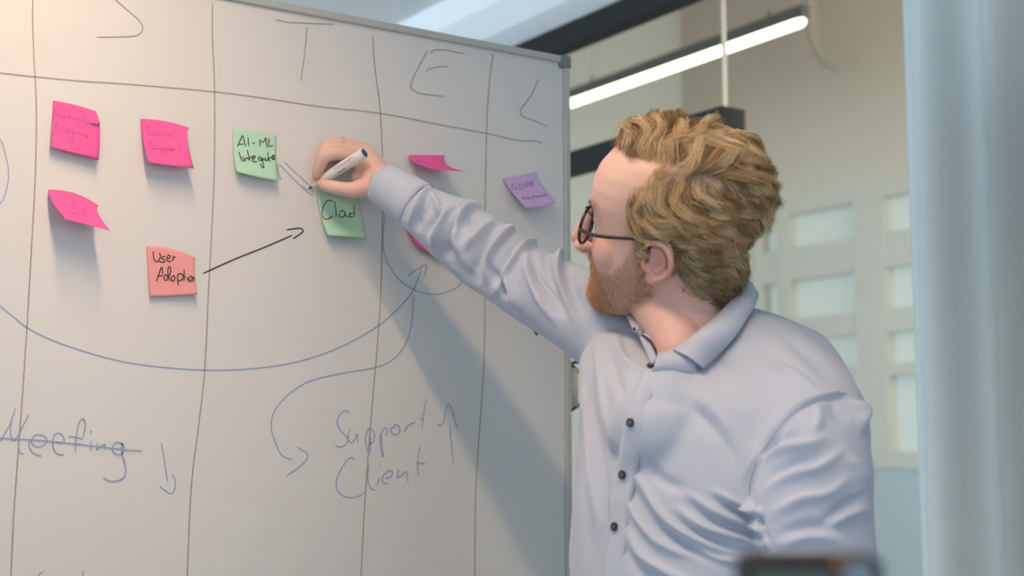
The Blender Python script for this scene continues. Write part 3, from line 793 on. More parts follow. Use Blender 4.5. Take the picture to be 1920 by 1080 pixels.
# nose, nostrils, brow, lips, cheeks
body.append(hparts(*capsule_vf([(.096, 0, .036), (.107, 0, .012), (.1205, 0, -.016)], [.0075, .0078, .0102])))
for s_ in (-1, 1):
    body.append(hparts(*ellipsoid_vf((.110, s_ * .0105, -.023), np.diag([.013, .0078, .0078]), 18, 12)))
    body.append(hparts(*capsule_vf([(.096, s_ * .010, .040), (.092, s_ * .030, .043), (.075, s_ * .048, .037)], [.0065, .0062, .003])))
    body.append(hparts(*ellipsoid_vf((.068, s_ * .040, -.014), np.diag([.022, .020, .026]), 20, 14)))
body.append(hparts(*capsule_vf([(.088, -.022, -.044), (.099, -.006, -.041), (.099, .006, -.041), (.088, .022, -.044)], [.004, .006, .006, .004])))
body.append(hparts(*capsule_vf([(.087, -.020, -.052), (.098, 0, -.053), (.087, .020, -.052)], [.004, .0065, .004])))
body.append(hparts(*ellipsoid_vf((.086, 0, -.089), np.diag([.016, .020, .015]), 20, 14)))
# ears
for s_ in (-1, 1):
    def E_(x, z, y=0.0): return (.012 + x * 1.0, s_ * (.0735 + y), z * .84)
    hel = [E_(.004, .004, .001), E_(.006, .016, .004), E_(.001, .028, .008), E_(-.012, .033, .012), E_(-.024, .027, .015), E_(-.030, .012, .017), E_(-.029, -.004, .015), E_(-.022, -.018, .011), E_(-.012, -.027, .007)]
    body.append(hparts(*capsule_vf(hel, [.0028, .0034, .0036, .0038, .0038, .0038, .0036, .0034, .0040])))
    ant = [E_(-.004, .018, .007), E_(-.014, .020, .009), E_(-.021, .010, .011), E_(-.020, -.004, .010), E_(-.012, -.014, .008)]
    body.append(hparts(*capsule_vf(ant, [.0022, .0028, .0030, .0030, .0030])))
    body.append(hparts(*capsule_vf([E_(.006, -.004, .002), E_(.004, -.010, .005), E_(-.002, -.016, .006)], [.0036, .0042, .0036])))
    body.append(hparts(*ellipsoid_vf(E_(-.006, -.027, .005), np.diag([.0095, .0040, .0090]), 18, 12)))
    body.append(hparts(*ellipsoid_vf(E_(-.016, .004, .004), np.array([[.016, 0, 0], [-.002, s_ * .0030, 0], [0, 0, .030]]), 20, 14)))
# ---- neck, torso, arms below the clothes
def A(px, py, d): return at(px, py, d)
neck0 = H((-.022, 0, .0)); neck1 = A(1300, 622, 1.742); neck2 = A(1335, 735, 1.735)
body.append(capsule_vf([neck0, (H((-.028, 0, -.055)) * .5 + neck1 * .5), neck1, neck2], [.062, .058, .060, .064], 28))
body.append(capsule_vf([H((.032, 0, -.060)), A(1272, 645, 1.70), A(1275, 710, 1.70)], [.036, .034, .04], 24))
RS, RE, RW = A(1180, 650, 1.83), A(945, 502, 1.95), A(722, 342, 2.035)
LS, LE, LW_ = A(1530, 815, 1.55), A(1552, 1160, 1.50), A(1500, 1480, 1.42)
body.append(capsule_vf([neck2, RS], [.05, .035])); body.append(capsule_vf([neck2, LS], [.05, .035]))
body.append(capsule_vf([neck2, A(1335, 900, 1.70), A(1320, 1250, 1.69)], [.07, .085, .08]))
body.append(capsule_vf([RS, RE], [.035, .026])); body.append(capsule_vf([RE, RW], [.026, .022]))
body.append(capsule_vf([LS, LE], [.035, .028])); body.append(capsule_vf([LE, LW_], [.028, .022]))
# left hand hanging below the frame, a loosely curled hand
ld = V2W(np.array([0, 0, 0.])) * 0
lh = W2V(LW_)
def LH(x, y, z): return V2W(lh + np.array([x, y, z]))
body.append(capsule_vf([LH(0, 0, 0), LH(0, -.01, -.05), LH(0, -.02, -.085)], [.024, .032, .030], ellip=(1, .6)))
for k, (dx, ln) in enumerate([(-.028, .062), (-.010, .072), (.009, .068), (.026, .055)]):
    body.append(capsule_vf([LH(dx, -.022, -.085), LH(dx, -.030, -.085 - ln * .5), LH(dx, -.012, -.085 - ln * .85), LH(dx, .004, -.085 - ln)], [.0098, .009, .0085, .0078], 12))
body.append(capsule_vf([LH(-.02, -.015, -.03), LH(-.045, -.03, -.06), LH(-.042, -.035, -.095)], [.014, .011, .009], 12))

# ---- right hand gripping the marker
PT = onboard(580, 353, .0015); PE = onboard(683, 287, .090)
pdir = PE - PT; plen = np.linalg.norm(pdir); pdir /= plen
def B3(px, py, o): return onboard(px, py, o)
wr1 = B3(722, 342, .082)
body.append(capsule_vf([RW, wr1, B3(702, 336, .070)], [.024, .0245, .022], 20))
def limb(pts, rad, seg=16): body.append(capsule_vf([B3(*p) for p in pts], rad, seg, 5))
limb([(712, 335, .076), (690, 314, .058), (667, 295, .042)], [.020, .0175, .0125])
limb([(712, 332, .070), (688, 302, .050), (672, 286, .034)], [.020, .0170, .012])
limb([(714, 330, .064), (694, 296, .042), (682, 281, .027)], [.019, .0160, .0115])
limb([(716, 336, .058), (700, 304, .034), (692, 288, .021)], [.018, .0150, .011])
limb([(708, 348, .080), (684, 352, .076), (662, 356, .068)], [.0185, .0160, .0125])          # ball of the thumb
limb([(694, 334, .062), (672, 332, .050)], [.016, .012])
limb([(668, 295, .042), (636, 288, .044), (611, 292, .042), (600, 311, .032), (594, 330, .022)], [.0122, .0108, .0106, .0090, .0074])   # index
limb([(673, 286, .034), (640, 279, .033), (612, 280, .031), (603, 299, .021), (600, 318, .012)], [.0115, .0102, .0100, .0085, .0072])   # middle
limb([(684, 280, .027), (646, 271, .024), (617, 271, .021), (610, 290, .015), (609, 310, .010)], [.0110, .0098, .0096, .0082, .0072])   # ring
limb([(693, 288, .021), (664, 285, .016), (644, 289, .013), (636, 304, .011), (633, 318, .010)], [.0100, .0086, .0082, .0074, .0068])   # little
limb([(664, 357, .069), (642, 354, .060), (630, 352, .053), (613, 348, .042), (603, 345, .036)], [.0128, .0106, .0108, .0098, .0080])   # thumb

bco, bF = remesh(body, .0016, 5, .5)
nb = vnormals(bco, bF)
# ---- complexion
hl = Hinv(bco); (buv, bdep) = project(bco)
tone = np.tile(np.array([.80, .515, .435]), (len(bco), 1))
def blob(c, r, col, amt):
    d = np.exp(-(((hl - np.array(c)) / np.array(r)) ** 2).sum(1))[:, None] * amt
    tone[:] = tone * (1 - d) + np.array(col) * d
for s_ in (-1, 1):
    blob((-.010, s_ * .085, .0), (.03, .022, .035), (.70, .30, .27), .8)
    blob((.078, s_ * .045, -.012), (.03, .03, .03), (.72, .38, .32), .5)
blob((.122, 0, -.016), (.016, .018, .018), (.70, .33, .28), .7)
blob((.098, 0, -.047), (.010, .024, .008), (.60, .25, .23), .8)
blob((.0, .03, -.10), (.07, .06, .045), (.62, .36, .32), .75)  # neck reddened and darkened, jaw shade put into the skin colour
blob((.04, 0, .11), (.06, .08, .04), (.74, .50, .41), .4)


def inpoly(uv, poly):
    x, y = uv[..., 0], uv[..., 1]; ins = np.zeros(x.shape, bool)
    P = poly; j = len(P) - 1
    for i in range(len(P)):
        xi, yi = P[i]; xj, yj = P[j]
        c = ((yi > y) != (yj > y)) & (x < (xj - xi) * (y - yi) / (yj - yi + 1e-9) + xi)
        ins ^= c; j = i
    return ins


# hairline and beard line drawn on the visible side, mirrored to the other
HAIRP = [(1150, 268), (1172, 290), (1200, 300), (1236, 306), (1238, 322), (1222, 345), (1196, 365), (1172, 395), (1180, 425), (1196, 450), (1202, 476), (1216, 474), (1232, 462), (1252, 466), (1264, 484), (1266, 512), (1282, 530), (1320, 552), (1362, 572), (1400, 560), (1470, 520), (1500, 300), (1400, 180), (1250, 150), (1130, 200)]
BEARDP = [(1088, 464), (1104, 466), (1112, 484), (1122, 508), (1146, 516), (1168, 494), (1190, 456), (1208, 455), (1213, 480), (1212, 505), (1222, 530), (1228, 552), (1208, 574), (1170, 590), (1116, 584), (1085, 550), (1080, 500)]
mir = hl.copy(); mir[:, 1] = np.abs(mir[:, 1])
muv, _ = project(H(mir))
near_head = (hl[:, 2] > -.115) & (np.abs(hl[:, 0]) < .15) & (np.abs(hl[:, 1]) < .11)
ear_zone = (np.abs(hl[:, 1]) > .0765) & (hl[:, 2] < .036) & (hl[:, 2] > -.04) & (hl[:, 0] > -.036) & (hl[:, 0] < .012)
hairm = near_head & inpoly(muv, HAIRP) & (hl[:, 2] > -.075) & ~ear_zone
front_clip = (hl[:, 0] > .075) & (hl[:, 2] < .085)
hairm &= ~front_clip
beardm = near_head & inpoly(muv, BEARDP) & (hl[:, 0] > -.004) & (hl[:, 2] < .03) & ~ear_zone
lipm = (np.abs(hl[:, 1]) < .02) & (hl[:, 2] > -.056) & (hl[:, 2] < -.040) & (hl[:, 0] > .09)
beardm &= ~lipm
def soften(m, it=6):
    f = m.astype(float)[:, None]
    return lap_smooth(f, bF, it, .5)
hm = soften(hairm); bm_ = soften(beardm, 10)
tone = tone * (1 - .8 * hm) + np.array([.22, .145, .075]) * .8 * hm
tone = tone * (1 - .45 * bm_) + np.array([.40, .20, .11]) * .45 * bm_
# a mole on the neck
dm = ((buv - np.array([1282, 544])) ** 2).sum(1)
dmk = (np.exp(-dm / 14) * (nb @ (np.array([0, -CAMD, CZ]) - np.array(at(1282, 544, 1.7))) > 0))[:, None]
tone = tone * (1 - .8 * dmk) + np.array([.22, .08, .05]) * .8 * dmk
# hand: redder finger ends
for c in [(594, 330, .022), (603, 345, .036)]:
    d = np.exp(-((bco - B3(*c)) ** 2).sum(1) / .011 ** 2)[:, None] * .6
    tone = tone * (1 - d) + np.array([.70, .32, .27]) * d
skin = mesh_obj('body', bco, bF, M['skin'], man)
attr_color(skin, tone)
skin['label'] = 'fair skin of the head, neck and writing hand'
for s_ in (-1, 1):
    e = mesh_obj('eye', *hparts(*ellipsoid_vf((.0775, s_ * .032, .018), np.eye(3) * .0118, 20, 14)), M['eye'], man)
    mesh_obj('iris', *hparts(*ellipsoid_vf((.0882, s_ * .032, .0182), np.diag([.0016, .0055, .0055]), 16, 8)), M['iris'], e)
    lid = [(.0895, s_ * .019, .019), (.0915, s_ * .026, .025), (.0895, s_ * .036, .0245), (.080, s_ * .043, .016)]
    o = mesh_obj('eyelid', *hparts(*capsule_vf(lid, [.0018, .0026, .0024, .0010], 10)), None, man)
    o.data.materials.append(M['skin']); attr_color(o, np.tile([.70, .43, .36], (len(o.data.vertices), 1)))

bvh_world = BVHTree.FromPolygons([Vector(v) for v in bco], [tuple(int(i) for i in f) for f in bF])
camp = Vector((0, -CAMD, CZ))
def head_hit(px, py):
    d = Vector(at(px, py, 1.0)) - camp; d.normalize()
    h = bvh_world.ray_cast(camp, d)
    if h[0] is not None and h[3] < 2.05: return np.array(h[0])
    return np.array(bvh_world.find_nearest(Vector(at(px, py, 1.74)))[0])


# ------------------------------------------------------------------ hair
def strands(name, paths, rad, cols, parent, m, sides=3):
    """paths: (n, k, 3); one thin tapering tube for every strand"""
    n, k, _ = paths.shape
    T = np.gradient(paths, axis=1); T /= np.linalg.norm(T, axis=2)[..., None] + 1e-12
    ref = rng.normal(size=(n, 1, 3)); S = np.cross(T, ref); S /= np.linalg.norm(S, axis=2)[..., None] + 1e-12
    U = np.cross(T, S)
    taper = np.interp(np.linspace(0, 1, k), [0, .15, .7, 1], [.7, 1, .8, .12])[None, :, None]
    r = rad[:, None, None] * taper
    ring = [paths + r * (math.cos(a) * S + math.sin(a) * U) for a in np.arange(sides) * 2 * math.pi / sides]
    V = np.stack(ring, 2).reshape(-1, 3)
    idx = np.arange(n * k * sides).reshape(n, k, sides)
    fs = []
    for a in range(sides):
        b = (a + 1) % sides
        fs.append(np.stack([idx[:, :-1, a], idx[:, :-1, b], idx[:, 1:, b], idx[:, 1:, a]], -1).reshape(-1, 4))
    o = mesh_obj(name, V, np.concatenate(fs), m, parent)
    attr_color(o, np.repeat(cols, k * sides, axis=0) if cols.ndim == 2 else np.repeat(cols.reshape(-1, 3), sides, axis=0))
    return o


# flow of the hair: anchors on the scalp and the way the hair lies there
GUIDE = [((1245, 303), (1272, 262)), ((1290, 318), (1335, 275)), ((1330, 328), (1378, 296)), ((1200, 268), (1222, 236)), ((1176, 262), (1186, 232)), ((1230, 268), (1275, 240)),
         ((1300, 262), (1352, 262)), ((1350, 278), (1392, 318)), ((1270, 245), (1318, 236)), ((1385, 320), (1412, 372)),
         ((1238, 335), (1214, 378)), ((1262, 340), (1246, 388)), ((1290, 345), (1290, 395)), ((1320, 350), (1332, 402)), ((1350, 352), (1380, 400)),
         ((1208, 355), (1186, 392)), ((1190, 388), (1214, 420)), ((1226, 392), (1272, 424)), ((1268, 402), (1330, 434)), ((1335, 410), (1372, 452)),
         ((1376, 380), (1404, 432)), ((1402, 430), (1410, 490)), ((1180, 410), (1200, 438)), ((1215, 436), (1262, 456)), ((1258, 430), (1322, 462)),
         ((1325, 462), (1376, 505)), ((1282, 490), (1330, 528)), ((1320, 528), (1372, 560)), ((1388, 490), (1392, 545)), ((1204, 452), (1210, 476)), ((1270, 462), (1316, 498))]
GA, GD = [], []
for a, b in GUIDE:
    p, q = Hinv(head_hit(*a)), Hinv(head_hit(*b))
    GA.append(p); d = q - p; GD.append(d / np.linalg.norm(d))
    if p[1] > .045 and p[2] < .07:                                  # mirrored for the far side
        GA.append(p * [1, -1, 1]); GD.append(d / np.linalg.norm(d) * [1, -1, 1])
for p, d in [((.06, -.03, .105), (-.3, -.9, -.1)), ((.02, -.05, .115), (-.4, -.8, -.3)), ((-.04, -.05, .11), (-.6, -.5, -.4)), ((.05, -.06, .08), (-.5, -.3, -.7)), ((0, -.075, .06), (-.6, 0, -.8)), ((-.06, -.06, .06), (-.4, .1, -.9)),
             ((-.10, 0, .05), (0, -.2, -1)), ((-.09, -.02, .0), (0, 0, -1)), ((-.08, .02, .10), (-.7, -.1, -.7)), ((-.05, 0, .13), (-.9, -.3, -.2)), ((.03, 0, .13), (-.5, -.8, .2)), ((.075, .0, .10), (-.5, -.6, .5))]:
    GA.append(np.array(p)); GD.append(np.array(d) / np.linalg.norm(d))
GA = np.array(GA); GD = np.array(GD)
bco_l = hl
sel = np.where(near_head)[0]
mask_f = near_head[bF].all(1)
bvh = BVHTree.FromPolygons([Vector(v) for v in bco_l], [tuple(int(i) for i in f) for f in bF[mask_f]])


def flow(p):
    d2 = ((GA - p) ** 2).sum(1); w = 1 / (d2 + 1e-4) ** 2
    d = (GD * w[:, None]).sum(0); return d / (np.linalg.norm(d) + 1e-9)


hairv = np.where(hairm)[0]
# even spread of lock roots
def spread(cand, n):
    idx = [int(cand[0])]; P = bco_l[cand]
    dist = ((P - bco_l[idx[0]]) ** 2).sum(1)
    for _ in range(n - 1):
        k = int(dist.argmax()); idx.append(int(cand[k]))
        dist = np.minimum(dist, ((P - P[k]) ** 2).sum(1))
    return np.array(idx)


part_a = Hinv(head_hit(1226, 308)); part_b = Hinv(head_hit(1345, 345))
def part_dist(P):
    ab = part_b - part_a; t_ = np.clip(((P - part_a) @ ab) / (ab @ ab), 0, 1)
    return np.linalg.norm(P - (part_a + t_[:, None] * ab), axis=1)
cand = rng.permutation(hairv)[:6000]
cand = cand[part_dist(bco_l[cand])  > .0060]
pk = (1 - np.exp(-(part_dist(bco_l) / .006) ** 4))[:, None]
tone = tone * pk + np.array([.74, .45, .38]) * (1 - pk)
ct = np.ones((len(tone), 4), np.float32); ct[:, :3] = tone
skin.data.color_attributes['tone'].data.foreach_set('color', ct.ravel())
NL = 460
roots = spread(cand, NL)
NK = 13
locks = np.zeros((NL, NK, 3)); lockn = np.zeros((NL, NK, 3)); llen = np.zeros(NL)
for li, ri in enumerate(roots):
    p = bco_l[ri].copy()
    z = p[2]; x = p[0]
    top = np.clip((z - .06) / .05, 0, 1)
    L = .062 + .020 * top + rng.uniform(-.012, .012)
    if z < .0: L = .034 + rng.uniform(-.006, .010)
    if x > .03 and z < .05: L = .024 + rng.uniform(-.004, .008)
    if z < -.03: L = .024 + rng.uniform(-.006, .008)
    if abs(x - .02) < .022 and z < .04: L = .014 + rng.uniform(-.002, .004)
    # hair above the parting stands up more
    hmax = (.009 + .013 * top) * rng.uniform(.35, 1.25)
    if x > .03 and z < .06: hmax *= .4
    if z < -.02: hmax *= .7
    lam = rng.uniform(.044, .062); ph = 5.0 * z / .05 + 3.0 * x / .05 + rng.uniform(-.5, .5); amp = rng.uniform(.0040, .0085) * (.75 + .5 * top)
    if L < .03: amp *= .5
    q = p.copy(); ds = L / (NK - 1); d = flow(q)
    twist = rng.normal() * .11
    for k in range(NK):
        s = k * ds
        hit = bvh.find_nearest(Vector(q))
        sp, sn = np.array(hit[0]), np.array(hit[1])
        t_ = k / (NK - 1)
        h = hmax * (1 - math.exp(-t_ * 4)) * (1 - .35 * t_ * t_) + .0012
        side = np.cross(sn, d); side /= np.linalg.norm(side) + 1e-9
        wob = amp * math.sin(2 * math.pi * s / lam + ph) * min(1, t_ * 4)
        wob2 = amp * .55 * math.cos(2 * math.pi * s / lam + ph) * min(1, t_ * 4)
        locks[li, k] = sp + sn * max(.001, h + wob2) + side * wob; lockn[li, k] = sn
        nd = flow(q); nd = nd + side * twist
        nd = nd - sn * np.dot(nd, sn); nd /= np.linalg.norm(nd) + 1e-9
        d = .6 * d + .4 * nd if k else nd
        d = d - sn * np.dot(d, sn); d /= np.linalg.norm(d) + 1e-9
        q = sp + d * ds
    llen[li] = L
    bad = np.where((locks[li, :, 2] < .027) & (locks[li, :, 0] > -.024) & (locks[li, :, 0] < .026) & (np.abs(locks[li, :, 1]) > .060))[0]
    if len(bad) and bad[0] < NK - 1:                                # keep the ear free
        e = max(bad[0] - 1, 0) + .35; sr = np.linspace(0, e, NK); i_ = np.minimum(sr.astype(int), NK - 2)
        locks[li] = locks[li][i_] * (1 - (sr - i_))[:, None] + locks[li][i_ + 1] * (sr - i_)[:, None]
CH = 46
off = rng.normal(size=(NL, CH, 1, 3)) * np.array([.0048])
nn = lockn[:, None]
base_n = lockn[:, None, :1]
off = off - base_n * (off * base_n).sum(-1, keepdims=True) * .75
tk = np.linspace(0, 1, NK)[None, None, :, None]
cl_ = 1 - .80 * tk ** .8 * rng.uniform(.55, 1.1, size=(NL, CH, 1, 1))
paths = locks[:, None] + off * cl_
# own small curl of every strand, lengths differ
fr_ = rng.normal(size=(NL, CH, 1, 3)) * .0016 * np.sin(tk * rng.uniform(3, 9, size=(NL, CH, 1, 1)) + rng.uniform(0, 6, size=(NL, CH, 1, 1)))
paths = paths + fr_ * tk
stray = (rng.random((NL, CH, 1, 1)) < .05) * tk ** 1.5 * rng.uniform(.002, .011, size=(NL, CH, 1, 1))
paths = paths + stray * nn
cut = rng.uniform(.72, 1.0, size=(NL, CH))
tt = np.linspace(0, 1, NK)
pf = paths.reshape(-1, NK, 3); cf = cut.reshape(-1)
src = cf[:, None] * tt[None] * (NK - 1); i0 = np.minimum(src.astype(int), NK - 2); fr = (src - i0)[..., None]
ar = np.arange(len(pf))[:, None]
pf = pf[ar, i0] * (1 - fr) + pf[ar, i0 + 1] * fr
hr = rng.uniform(.00018, .00038, size=len(pf))
lt = rng.normal(size=(NL, 1)) * 1.1 + rng.normal(size=(NL, CH)) * .55 + .35
lt = 1 / (1 + np.exp(-lt.reshape(-1)))
depthf = np.clip(hr * 0 + lt, 0, 1)[:, None]
c_dark, c_mid, c_light = np.array([.16, .080, .030]), np.array([.66, .42, .195]), np.array([.98, .80, .50])
colr = np.where(depthf < .5, c_dark + (c_mid - c_dark) * depthf * 2, c_mid + (c_light - c_mid) * (depthf * 2 - 1))
# the lower hair is darkened, shade put into its colour, the tips bleached
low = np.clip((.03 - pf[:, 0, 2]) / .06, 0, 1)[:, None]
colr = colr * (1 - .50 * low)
tipg = np.linspace(.82, 1.22, NK)[None, :, None]
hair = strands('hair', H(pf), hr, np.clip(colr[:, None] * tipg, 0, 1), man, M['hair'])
hair['kind'] = 'stuff'; hair['label'] = 'wavy dark blond hair with a side parting'

# ------------------------------------------------------------------ beard and eyebrows
sb = soften(beardm, 40)[:, 0] * (~lipm) * (~ear_zone)
bv = np.where(sb > .08)[0]
wgt = .28 + .72 * np.clip((bco_l[bv, 0] - .050) / .04, 0, 1) + .25 * (bco_l[bv, 0] < .03)
wgt = wgt * sb[bv] ** 1.5
rb = rng.choice(bv, 9000, p=wgt / wgt.sum())
P0 = bco_l[rb] + rng.normal(size=(9000, 3)) * .0005
N0 = (W2V(nb[rb] + np.array([0, -CAMD, 0])) - np.zeros(3)) @ HRm
fl = np.tile(np.array([.25, 0, -1.0]), (9000, 1)); fl[:, 0] += rng.normal(size=9000) * .35; fl[:, 1] += rng.normal(size=9000) * .35
fl -= N0 * (fl * N0).sum(1, keepdims=True); fl /= np.linalg.norm(fl, axis=1)[:, None] + 1e-9
chin = np.clip((P0[:, 0] - .055) / .03, 0, 1) * np.clip((-.03 - P0[:, 2]) / .03, 0, 1)
Lb = (.0030 + .0050 * chin + rng.uniform(0, .003, 9000))[:, None]
ks = np.linspace(0, 1, 4)
bp_ = P0[:, None] + Lb[:, None] * (ks[None, :, None] * (N0 * .50)[:, None] + (ks ** 1.4)[None, :, None] * fl[:, None] * .8)
tb = rng.random((9000, 1))
frontb = np.clip((P0[:, :1] - .06) / .035, 0, 1)
cb = (np.array([.40, .20, .095]) * (1 - tb) + np.array([.68, .42, .22]) * tb) * (1 + .35 * frontb)
beard = strands('beard', H(bp_), rng.uniform(.00013, .00022, 9000), np.clip(cb, 0, 1), man, M['hair'])
beard['kind'] = 'stuff'; beard['label'] = 'short ginger beard along the jaw'
eb = []
for s_ in (-1, 1):
    n = 260; t_ = rng.random(n)
    p = np.stack([.1035 - .016 * t_ ** 2, s_ * (.012 + .036 * t_), .040 + .006 * np.sin(t_ * 2.6)], 1) + rng.normal(size=(n, 3)) * [.0005, .001, .0018]
    d = np.stack([-.2 * np.ones(n), s_ * np.ones(n), .35 * np.ones(n)], 1)
    eb.append(p[:, None] + np.linspace(0, .008, 4)[None, :, None] * d[:, None])
eb = np.concatenate(eb)
brow = strands('eyebrows', H(eb), np.full(len(eb), .00018), np.tile([.40, .24, .12], (len(eb), 1)), man, M['hair']); brow['kind'] = 'stuff'

# ------------------------------------------------------------------ shirt
F_V = np.array([-.67, -.74, 0]); L_V = np.array([.74, -.67, 0])         # chest direction and his left, in the turned frame
def ring_px(px, py, d, a, b, tl=0.0):
    c = W2V(at(px, py, d)); return c, a, b, tl
# (px, py, depth, half width, half depth): torso from the hem to the chest
TOR = [(1322, 1430, 1.70, .172, .128), (1318, 1250, 1.70, .170, .130), (1322, 1080, 1.70, .172, .132), (1330, 990, 1.70, .174, .132), (1338, 900, 1.70, .176, .130), (1344, 810, 1.70, .178, .124), (1346, 740, 1.705, .172, .112), (1340, 705, 1.715, .140, .090), (1328, 672, 1.73, .090, .068)]
TV = []; sg = 56
ta = np.linspace(0, 2 * np.pi, sg, endpoint=False)
for px_, py_, d_, a_, b_ in TOR:
    c = W2V(at(px_, py_, d_))
    e = 2 / 2.3
    up = np.array([0, 0, 1.0])
    lift = -.20 * (1 if py_ < 1000 else .4)                             # the shoulder line drops to his left
    P = c + np.sign(np.cos(ta))[:, None] * (np.abs(np.cos(ta)) ** e)[:, None] * a_ * (L_V + up * lift) + np.sign(np.sin(ta))[:, None] * (np.abs(np.sin(ta)) ** e)[:, None] * b_ * F_V
    TV.append(V2W(P))
TV = np.concatenate(TV)
nT = len(TOR)
TF = [(i * sg + k, i * sg + (k + 1) % sg, (i + 1) * sg + (k + 1) % sg, (i + 1) * sg + k) for i in range(nT - 1) for k in range(sg)]
TF += [tuple(range(sg - 1, -1, -1)), tuple((nT - 1) * sg + k for k in range(sg))]
shp = [(TV, TF)]
# shoulders, yoke and back
shp.append(capsule_vf([A(1335, 668, 1.735), A(1420, 700, 1.70), A(1490, 760, 1.63), A(1528, 818, 1.565)], [.062, .074, .074, .064], 28))
shp.append(capsule_vf([A(1380, 665, 1.77), A(1470, 715, 1.735), A(1535, 800, 1.66)], [.066, .076, .062], 28))
shp.append(capsule_vf([A(1300, 690, 1.755), A(1240, 685, 1.785), A(1178, 652, 1.825)], [.060, .058, .056], 28))
shp.append(capsule_vf([A(1245, 800, 1.655), A(1195, 750, 1.72), A(1165, 690, 1.80)], [.070, .060, .055], 28))
shp.append(capsule_vf([A(1400, 830, 1.64), A(1390, 920, 1.64)], [.080, .080], 28))
shp.append(capsule_vf([A(1150, 760, 1.74), A(1155, 900, 1.73)], [.042, .05], 28))
# right sleeve
slv = [A(1176, 645, 1.83), A(1112, 596, 1.862), A(1055, 564, 1.895), A(985, 528, 1.93), A(915, 480, 1.965), A(850, 432, 1.99), A(795, 396, 2.01), A(768, 378, 2.022)]
shp.append(tube_vf(smooth_path(slv, 6), np.interp(np.linspace(0, 7, 43), np.arange(8), [.060, .060, .056, .052, .052, .048, .038, .034]), 36))
# left sleeve
sll = [A(1522, 818, 1.565), A(1520, 880, 1.545), A(1522, 960, 1.53), A(1535, 1040, 1.52), A(1552, 1160, 1.50), A(1535, 1320, 1.46), A(1510, 1440, 1.43)]
shp.append(capsule_vf(sll, [.062, .068, .066, .062, .058, .050, .042], 32))
sco, sF = remesh(shp, .0027, 30, .5)
sn_ = vnormals(sco, sF)
suv, sdep = project(sco)
facing = (sn_ * (np.array([0, -CAMD, CZ]) - sco)).sum(1) > 0


def fold(pts, w, amp, dr=(0, 9), sharp=1.0, ends=.35):
    """a crease or a roll of the cloth along a line"""
    global sco
    q = smooth_path(np.array(pts, float), 6)
    lo_, hi_ = q.min(0) - 4 * w, q.max(0) + 4 * w
    m = facing & (suv[:, 0] > lo_[0]) & (suv[:, 0] < hi_[0]) & (suv[:, 1] > lo_[1]) & (suv[:, 1] < hi_[1]) & (sdep > dr[0]) & (sdep < dr[1])
    idx = np.where(m)[0]
    if not len(idx): return
    P = suv[idx]
    a = q[:-1]; b = q[1:]; ab = b - a; l2 = (ab ** 2).sum(1) + 1e-9
    t = np.clip(((P[:, None] - a[None]) * ab[None]).sum(-1) / l2, 0, 1)
    c = a[None] + t[..., None] * ab[None]
    d2 = ((P[:, None] - c) ** 2).sum(-1); k = d2.argmin(1); r_ = np.arange(len(idx))
    d = np.sqrt(d2[r_, k]); tt_ = (k + t[r_, k]) / len(ab)
    cr = ab[k, 0] * (P[:, 1] - a[k, 1]) - ab[k, 1] * (P[:, 0] - a[k, 0])
    wd_ = np.where(cr > 0, w, w / sharp) * .92
    prof = np.exp(-(d / wd_) ** 2) * np.clip(np.minimum(tt_, 1 - tt_) / ends + .12, 0, 1)
    sco[idx] += sn_[idx] * (prof * amp * 1.9)[:, None]


def c7(*p): return [(700 + x / 2.843, 260 + y / 2.843) for x, y in p]
def c3(*p): return [(1040 + x / 2, 540 + y / 2) for x, y in p]


RA = (1.74, 9)
# sleeve of the raised arm: rolls (+) and hollows (-)
for pts, w, am, sh in [
    (c7((305, 250), (262, 330), (195, 455)), 8, .0055, 1.8), (c7((300, 280), (345, 350), (352, 420)), 8, .004, 1.5),
    (c7((290, 340), (240, 420), (235, 500)), 8, -.004, 1), (c7((480, 335), (390, 415), (345, 510), (335, 600)), 11, .0065, 1.9),
    (c7((380, 370), (330, 440), (290, 520)), 10, -.005, 1), (c7((610, 365), (510, 375), (455, 450), (440, 540), (470, 600)), 12, .0065, 1.9),
    (c7((500, 430), (420, 500), (390, 600), (400, 660)), 11, -.005, 1), (c7((650, 430), (560, 520), (485, 595)), 10, .005, 1.6),
    (c7((760, 455), (690, 535), (620, 640), (600, 760)), 12, .0065, 1.9), (c7((660, 470), (600, 560), (540, 680), (560, 780)), 11, -.005, 1),
    (c7((905, 540), (800, 590), (720, 690), (640, 840)), 12, .007, 2.0), (c7((840, 510), (740, 610), (680, 720), (650, 800)), 11, -.0055, 1),
    (c7((810, 590), (835, 720), (900, 850), (965, 970)), 11, .0055, 1.6), (c7((860, 640), (880, 740), (960, 870), (1010, 960)), 10, -.0045, 1),
    (c7((1050, 605), (990, 640), (1000, 780), (1080, 980)), 12, .007, 2.2), (c7((930, 580), (930, 690), (985, 830), (1050, 960)), 12, -.005, 1),
    (c7((700, 700), (740, 820), (775, 915)), 10, .005, 1.6), (c7((690, 770), (720, 860)), 9, -.004, 1),
    (c7((540, 400), (500, 490)), 8, -.003, 1), (c7((590, 590), (620, 700), (690, 800)), 9, -.003, 1), (c7((350, 560), (450, 690), (560, 790)), 12, -.003, 1),
    (c7((1040, 650), (1060, 800), (1130, 960)), 12, -.004, 1)]:
    fold(pts, w, am * 1.25, RA, sh)
